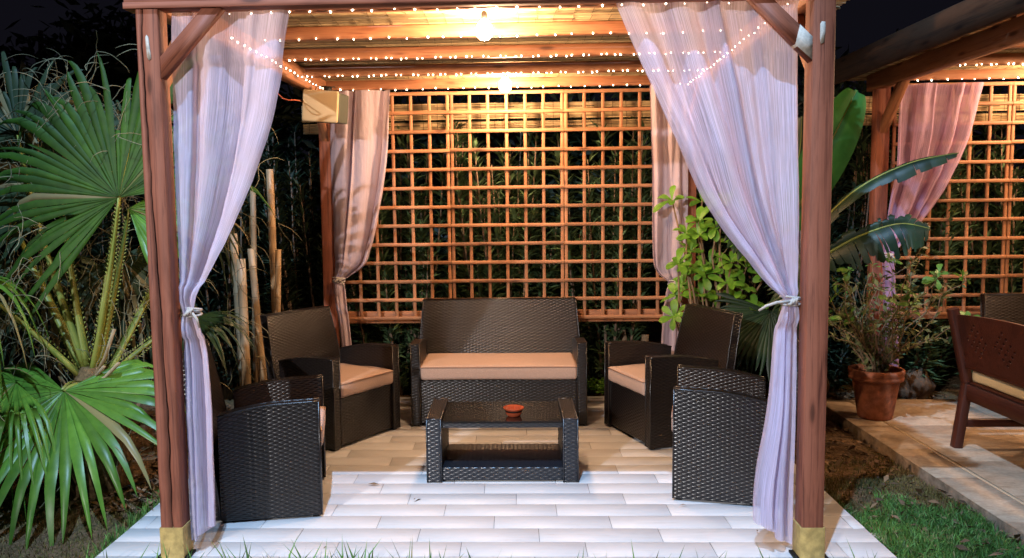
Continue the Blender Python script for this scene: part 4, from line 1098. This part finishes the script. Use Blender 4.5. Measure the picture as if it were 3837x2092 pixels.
for p, d, long in tips:
    if gg.random() < (.0 if long else .6): continue
    q = (d+Vector((0, -.4, .2))).normalized().to_track_quat('Z', 'Y').to_matrix()
    for k in range(int(gg.integers(3, 7))):
        m = q @ Matrix.Rotation(gg.uniform(0, 2*PI), 3, 'Z') @ Matrix.Rotation(gg.uniform(-.5, .7), 3, 'X')
        o = link('leaf', LEAF2, pp, p-d*gg.uniform(0, .03), m.to_euler()); s = gg.uniform(.6, 1.15); o.scale = (s, s, s)

# ---- oleander shrubs behind and beside the pergolas
def oleander_meshes(seed, h, rx, ry, nst):
    gg = np.random.default_rng(seed); lv = []; st = MB(); LV = []; LF = []; n0 = 0
    for i in range(nst):
        a = gg.uniform(0, 2*PI); rr = math.sqrt(gg.random())
        top = Vector((math.cos(a)*rx*rr, math.sin(a)*ry*rr, h*gg.uniform(.45, 1.0)))
        b = Vector((top.x*.3+gg.normal(0, .05), top.y*.3, -.1)); m = (b+top)/2+Vector((top.x*.25, top.y*.25, 0))
        P = lambda t: b*(1-t)**2+m*2*t*(1-t)+top*t*t
        st.tube([P(t) for t in (0, .25, .5, .75, 1)], [.016, .013, .010, .007, .004], 5)
        nw = int(h*(1-.10)/.058)
        for w in range(nw):
            t = .10+.9*w/nw+gg.normal(0, .008)
            if t > 1: continue
            p = P(t); tg = (P(min(1, t+.02))-P(max(0, t-.02))).normalized()
            e1 = tg.cross(Vector((.3, .9, .1))).normalized(); e2 = tg.cross(e1); ph = gg.uniform(0, 6)
            for k in range(4):
                an = ph+k*PI/2+gg.normal(0, .2); el = gg.uniform(.25, 1.1)
                d = (e1*math.cos(an)+e2*math.sin(an))*math.cos(el)+tg*math.sin(el)
                Ln = gg.uniform(.10, .19); wd = Ln*.10
                sd = d.cross(tg).normalized(); nn = sd.cross(d)
                q = p+d*.01
                V = [q, q+d*Ln*.45-sd*wd+nn*.006, q+d*Ln*.45-nn*.004, q+d*Ln*.45+sd*wd+nn*.006, q+d*Ln+Vector((0, 0, -.12*Ln))]
                LV += [tuple(v) for v in V]; LF += [(n0, n0+1, n0+2, n0+2), (n0, n0+2, n0+3, n0+3), (n0+1, n0+4, n0+2, n0+2), (n0+2, n0+4, n0+3, n0+3)]; n0 += 5
    return MB().add(LV, LF).mesh('crown', M['oleander']), st.mesh('trunk', M['bark'], True)
M['oleander_shaded'] = m_leaf('shaded_bush_leaf', (0.012, 0.026, 0.012), (0.026, 0.048, 0.022), 0.6, 0.15, 10, (0.5, 1.5))  # darker copy of the oleander leaf, shade of the unlit hedge put into the colour
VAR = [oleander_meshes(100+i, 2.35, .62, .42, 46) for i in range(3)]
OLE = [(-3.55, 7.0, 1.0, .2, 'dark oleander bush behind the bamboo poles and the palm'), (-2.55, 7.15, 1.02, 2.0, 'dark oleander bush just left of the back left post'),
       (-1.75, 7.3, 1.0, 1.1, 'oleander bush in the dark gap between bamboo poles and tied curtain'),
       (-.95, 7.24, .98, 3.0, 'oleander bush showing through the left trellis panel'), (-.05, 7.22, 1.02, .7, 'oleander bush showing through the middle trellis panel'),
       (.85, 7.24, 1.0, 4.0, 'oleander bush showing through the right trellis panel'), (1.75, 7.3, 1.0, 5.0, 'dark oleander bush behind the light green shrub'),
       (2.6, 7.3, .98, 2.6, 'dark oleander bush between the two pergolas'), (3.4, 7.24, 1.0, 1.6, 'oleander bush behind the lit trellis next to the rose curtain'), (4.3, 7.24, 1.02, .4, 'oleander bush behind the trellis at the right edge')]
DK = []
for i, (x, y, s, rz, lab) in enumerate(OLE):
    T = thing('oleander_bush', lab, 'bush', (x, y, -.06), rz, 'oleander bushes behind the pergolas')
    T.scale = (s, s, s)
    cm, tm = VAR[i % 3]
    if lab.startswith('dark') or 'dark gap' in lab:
        if i < 3 or i == 6: DK.append(cm.copy()); DK[-1].materials[0] = M['oleander_shaded']; cm = DK[-1]
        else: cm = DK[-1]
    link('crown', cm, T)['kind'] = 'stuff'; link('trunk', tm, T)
# pale cut trunks at the foot of the hedge
T = thing('oleander_stump', 'pale cut shrub stems at the foot of the hedge right of the sofa', 'stump', (1.08, 6.98, -.06), 0)
for dx, lean_, hh, rd in ((-.08, -.08, .58, .028), (.0, .03, .54, .038), (.10, .12, .50, .03), (.16, -.06, .46, .024)):
    obj('stem', MB().tube([(dx, 0, -.02), (dx+lean_*.4, 0, hh*.5), (dx+lean_, 0, hh)], [rd*1.2, rd, rd*.8], 9), M['filler'] if False else M['twig'], T, True)

# ---- dark trees against the night sky
def tree(x, y, h, rx, label, seed, n=9600):
    gg = np.random.default_rng(seed); T = thing('garden_tree', label, 'tree', (x, y, -.1), 0, 'dark trees against the night sky')
    tk = MB(); tk.tube([(0, 0, -.1), (.05, 0, h*.35), (-.03, 0, h*.6), (0, 0, h*.9)], [.09, .07, .05, .02], 8)
    LV = []; LF = []; n0 = 0
    for b in range(16):
        a = gg.uniform(0, 2*PI); z0 = h*gg.uniform(.3, .75); e = Vector((math.cos(a)*rx*gg.uniform(.5, 1), math.sin(a)*rx*.6*gg.uniform(.5, 1), z0+gg.uniform(.15, .45)*h*.6)); s = Vector((0, 0, z0))
        tk.tube([s, (s+e)/2+Vector((0, 0, .06)), e], [.03, .018, .006], 5)
        for k in range(n//16):
            t = gg.uniform(.25, 1.08); p = s.lerp(e, t)+Vector((gg.normal(0, .2), gg.normal(0, .2), gg.normal(0, .18)))
            d = Vector((gg.normal(), gg.normal(), gg.normal(.1, .7))).normalized(); c, nn, sd = ortho(d, (gg.normal(), gg.normal(), gg.normal())); Ln = gg.uniform(.10, .22); w = Ln*.16
            LV += [tuple(p), tuple(p+c*Ln*.5+sd*w), tuple(p+c*Ln), tuple(p+c*Ln*.5-sd*w)]; LF.append((n0, n0+1, n0+2, n0+3)); n0 += 4
    obj('trunk', tk, M['bark'], T, True); stuff(obj('crown', MB().add(LV, LF), M['tree'], T, False))
tree(-4.3, 7.6, 3.7, 1.1, 'tall dark tree at the upper left corner behind the palm', 41, 6000)
tree(-3.0, 8.2, 3.6, 1.0, 'dark tree rising behind the left front post of the pergola', 42, 5500)
tree(-5.6, 7.2, 3.2, 1.2, 'dark leafy tree at the far left edge behind the palm fronds', 45)
tree(2.4, 8.6, 3.0, 1.0, 'dark tree in the gap right of the pergola below the night sky', 43)
tree(3.9, 9.2, 3.1, 1.3, 'dark tree behind the roof of the neighbouring pergola', 44)
tree(1.0, 8.8, 2.9, 1.2, 'dark tree behind the hedge and the right trellis panel', 46)
tree(-1.2, 8.8, 2.9, 1.2, 'dark tree behind the hedge and the left trellis panel', 47)

# ------------------------------------------------------------------ bamboo poles
def bamboo(bot, top, r_, lab, seed):
    gg = np.random.default_rng(seed); b = Vector(bot); t = Vector(top)-b
    T = thing('bamboo_pole', lab, 'bamboo pole', b, 0, 'cut bamboo poles standing behind the left armchair')
    Ln = t.length; z = gg.uniform(.1, .25); rows_ = [(0, r_)]
    prof = [(0.0, r_*1.06)]; nodes = []
    while z < Ln-.06:
        prof += [(z-.012, r_), (z-.004, r_*1.09), (z, r_*1.02), (z+.004, r_*1.09), (z+.012, r_*.99)]; nodes.append(z); z += gg.uniform(.22, .32)
    prof += [(Ln, r_*.96)]
    mb = MB(); V = []; F = []; k = 14
    for zz, rr in prof+[(Ln, r_*.72), (Ln-.05, r_*.70)]:
        for j in range(k): V.append((zz, rr*math.cos(2*PI*j/k), rr*math.sin(2*PI*j/k)))
    m = len(prof)+2
    F = [(i*k+j, i*k+(j+1) % k, (i+1)*k+(j+1) % k, (i+1)*k+j) for i in range(m-1) for j in range(k)]
    mb.add(V, F); mb.add(V[-k:]+[(Ln-.05, 0, 0)], [(j, (j+1) % k, k, k) for j in range(k)])
    x = t.normalized(); y = Vector((0, 1, 0)); zv = x.cross(y).normalized(); y = zv.cross(x)
    R = Matrix((x, y, zv)).transposed().to_euler()
    obj('cane', mb, M['bamboo'], T, True, (0, 0, 0), R)
    nb = MB()
    for q in nodes: nb.add([(q+dx, r_*1.085*math.cos(2*PI*j/k), r_*1.085*math.sin(2*PI*j/k)) for dx in (-.0025, .0025) for j in range(k)], [(j, (j+1) % k, k+(j+1) % k, k+j) for j in range(k)])
    if nodes: obj('node_rings', nb, M['twig'], T, True, (0, 0, 0), R)
for bot, top, r_, lab in (((-1.853, 6.34, -.06), (-1.852, 6.30, 1.885), .028, 'tallest thick bamboo pole, nearest to the tied curtain'),
                          ((-1.855, 6.26, -.06), (-1.79, 6.24, 1.275), .023, 'short bamboo pole leaning against the tallest pole'),
                          ((-2.03, 6.32, -.06), (-2.0, 6.34, 1.735), .022, 'thin tall bamboo pole left of the thickest one'),
                          ((-1.90, 6.18, -.06), (-2.02, 6.30, 1.28), .027, 'bamboo pole leaning left behind the armchair back'),
                          ((-2.09, 6.24, -.06), (-2.145, 6.28, 1.40), .030, 'leftmost bamboo pole half hidden by the lilac curtain'),
                          ((-2.045, 6.16, -.06), (-2.06, 6.18, 1.21), .034, 'short fat bamboo pole with a freshly cut top')):
    bamboo(bot, top, r_, lab, int(abs(bot[0]*1000)))

# ------------------------------------------------------------------ ground cover
def blades(name, n, xr, yr, hr, mat, seed, mask=None, wid=.0022, zf=ground_z, lean=.5):
    gg = np.random.default_rng(seed); x = gg.uniform(*xr, n); y = gg.uniform(*yr, n)
    if mask is not None:
        k = mask(x, y, gg.random(n)); x, y = x[k], y[k]
    n = len(x); z = zf(x, y)-.004; h = gg.uniform(*hr, n); a = gg.uniform(0, 2*PI, n); la = gg.uniform(0, 2*PI, n); lm = h*gg.uniform(.1, lean, n)*1.3
    w = wid*gg.uniform(.7, 1.5, n)
    dx, dy = np.cos(a)*w, np.sin(a)*w; lx, ly = np.cos(la)*lm, np.sin(la)*lm
    S = lambda X, Y, Z: np.stack([X, Y, Z], -1)
    V = np.stack([S(x-dx, y-dy, z), S(x+dx, y+dy, z), S(x+dx*.8+lx*.35, y+dy*.8+ly*.35, z+h*.6), S(x-dx*.8+lx*.35, y-dy*.8+ly*.35, z+h*.6), S(x+lx, y+ly, z+h*(1-.25*lm/h))], 1).reshape(-1, 3)
    b = np.arange(n)*5
    F = np.concatenate([np.stack([b, b+1, b+2, b+3], -1), np.stack([b+3, b+2, b+4, b+4], -1)])
    o = obj(name, MB().add(V, F), M[mat]); o['kind'] = 'stuff'; return o
def edge_n(x, y): return bumps(x, y, 77, 4, .30)
def m_lawn(x, y, q): return (bumps(x, y, 55, 9, 1)+.55*bumps(x, y, 56, 26, 1)+.55*(3.9-y) > -.42) & (q < np.clip((4.62+edge_n(x, y)*.6-y)/.25, 0, 1)) & (x < 2.415+.06*edge_n(x*3, y*3)) & (x > 1.712)
o = blades('lawn_grass', 30000, (1.70, 2.50), (3.0, 4.9), (.018, .072), 'grass', 1, m_lawn, lean=.8)
o['label'] = 'short green lawn between the tiled deck and the sandstone patio'; o['category'] = 'grass'
o = blades('dry_grass', 13000, (1.71, 2.41), (4.2, 5.6), (.012, .035), 'drygrass', 2, lambda x, y, q: q < np.clip((5.25+edge_n(x, y)*.8-y)/.5, 0, 1)*(.25+.75*(bumps(x, y, 9, 7, 1) > -.1)))
o['label'] = 'dry brownish grass and weeds at the shaded end of the lawn'; o['category'] = 'grass'
o = blades('moss_grass', 34000, (-4.2, -1.95), (2.7, 4.62), (.010, .030), 'drygrass', 3, lambda x, y, q: (q < .35+.65*(bumps(x, y, 10, 6, 1) > -.15)) & (y < 4.42+.25*(x+3)*.4+edge_n(x, y)*.3))
o['label'] = 'short mossy olive grass on the left bank in front of the palm'; o['category'] = 'grass'
o = blades('front_grass', 520, (-2.2, 1.8), (3.39, 3.465), (.10, .25), 'grass', 4, lambda x, y, q: q < .22+.78*((x > -1.25) & (x < -.35)), .0042, lean=.35)
o['label'] = 'long grass blades along the front edge of the tiled deck'; o['category'] = 'grass'
o = blades('deck_edge_grass', 500, (-2.03, -1.945), (3.5, 4.6), (.03, .09), 'grass', 6, None, .0025)
o['label'] = 'green grass blades along the left edge of the tiled deck'; o['category'] = 'grass'
def litter(name, n, xr, yr, seed, lab, zoff=0.004, zf=ground_z, mask=None):
    gg = np.random.default_rng(seed); LV = []; LF = []; n0 = 0
    for i in range(n):
        x, y = gg.uniform(*xr), gg.uniform(*yr)
        if mask and not mask(x, y): continue
        z = float(zf(np.array([x]), np.array([y]))[0])+zoff+abs(gg.normal(0, .006))
        d = Vector((gg.normal(), gg.normal(), gg.normal(0, .3))).normalized(); c, nn, sd = ortho(d, (gg.normal(0, .4), gg.normal(0, .4), 1)); Ln = gg.uniform(.02, .075); w = Ln*gg.uniform(.12, .3); p = Vector((x, y, z))
        LV += [tuple(p), tuple(p+c*Ln*.5+sd*w+nn*.006), tuple(p+c*Ln), tuple(p+c*Ln*.5-sd*w+nn*.006)]; LF.append((n0, n0+1, n0+2, n0+3)); n0 += 4
    o = obj(name, MB().add(LV, LF), M['litter']); tag(o, lab, 'leaves', None, 'stuff'); return o
litter('fallen_leaves', 1500, (1.72, 3.6), (4.9, 7.2), 1, 'dry fallen leaves on the soil around the terracotta pot', mask=lambda x, y: not (x > 2.42 and y < 6.62))
litter('bark_mulch', 2600, (-4.1, -2.02), (4.28, 4.75), 4, 'strip of brown bark fibres and straw on the bank in front of the palm', .004)
litter('fallen_leaves', 1100, (-3.6, -1.96), (4.3, 6.6), 2, 'dry fallen leaves on the soil under the palm')
litter('fallen_leaves', 130, (1.74, 2.42), (3.4, 4.9), 8, 'scattered dry leaf bits lying on the lawn', .03)
litter('fallen_leaves', 7, (-1.8, 1.6), (3.5, 4.9), 9, 'few tiny dry leaf bits on the tiled deck', .001, lambda x, y: np.zeros_like(x))
litter('fallen_leaves', 700, (-1.9, 1.7), (6.8, 7.6), 3, 'fallen oleander leaves under the hedge behind the deck')
# stones
def stone(loc, s, lab, mat='pebble', seed=1):
    import bmesh
    gg = np.random.default_rng(seed); bm = bmesh.new(); bmesh.ops.create_icosphere(bm, subdivisions=3, radius=1)
    for v in bm.verts:
        n = v.co.normalized(); q = 1+.16*math.sin(n.x*3.1+seed)+.12*math.sin(n.y*4.3+seed*2)+.10*math.sin(n.z*5.1+n.x*2)+.04*math.sin(n.x*13)*math.sin(n.y*11+seed)
        v.co = Vector((n.x*s[0]*q, n.y*s[1]*q, n.z*s[2]*q))
    o = bm_obj('stone', bm, M[mat], None); o.location = loc; tag(o, lab, 'stone')
stone((1.755, 3.97, -.055), (.038, .03, .026), 'pale stone at the right edge of the tiled deck', seed=3)
stone((2.42, 6.75, .10), (.11, .10, .15), 'rough brown stone behind the terracotta pot near the hedge', 'lava', 5)
stone((2.98, 6.85, .06), (.15, .12, .14), 'brown stone between the pot and the garden bench', 'lava', 6)
stone((3.32, 6.9, .05), (.17, .12, .13), 'brown stone under the trellis behind the garden bench', 'lava', 7)
stone((-2.74, 4.43, -.025), (.055, .03, .018), 'flat pale stone beside the hose under the palm', seed=9)
stone((-2.15, 4.95, -.02), (.09, .08, .07), 'reddish brown stone at the foot of the palm', 'lava', 11)
# hose round the palm
mb = MB()
pts = [(-2.86, 4.72), (-2.80, 4.60), (-2.70, 4.51), (-2.60, 4.46), (-2.48, 4.44), (-2.36, 4.47), (-2.24, 4.54), (-2.12, 4.66), (-2.06, 4.8)]
mb.tube([(x, y, float(ground_z(np.array([x]), np.array([y]))[0])+.018) for x, y in pts], .011, 8)
tag(obj('garden_hose', mb, M['black'], None, True), 'black irrigation hose curving over the soil around the palm', 'hose')
# low ground cover right of the sofa
gg = np.random.default_rng(31); mb = MB()
for i in range(260):
    a = gg.uniform(0, 2*PI); rr = .16*math.sqrt(gg.random()); p = Vector((.70+rr*math.cos(a), 6.92+rr*.5*math.sin(a), gg.uniform(0, .14)*(1-rr*3)+.0))
    small_leaf(mb, p, Vector((gg.normal(), gg.normal(), gg.normal(.4, .4))).normalized(), gg.uniform(.03, .05))
obj('small_green_plant', mb, M['rosette'])
tag(bpy.data.objects['small_green_plant'], 'small bright green plant on the soil between sofa and right armchair', 'plant')
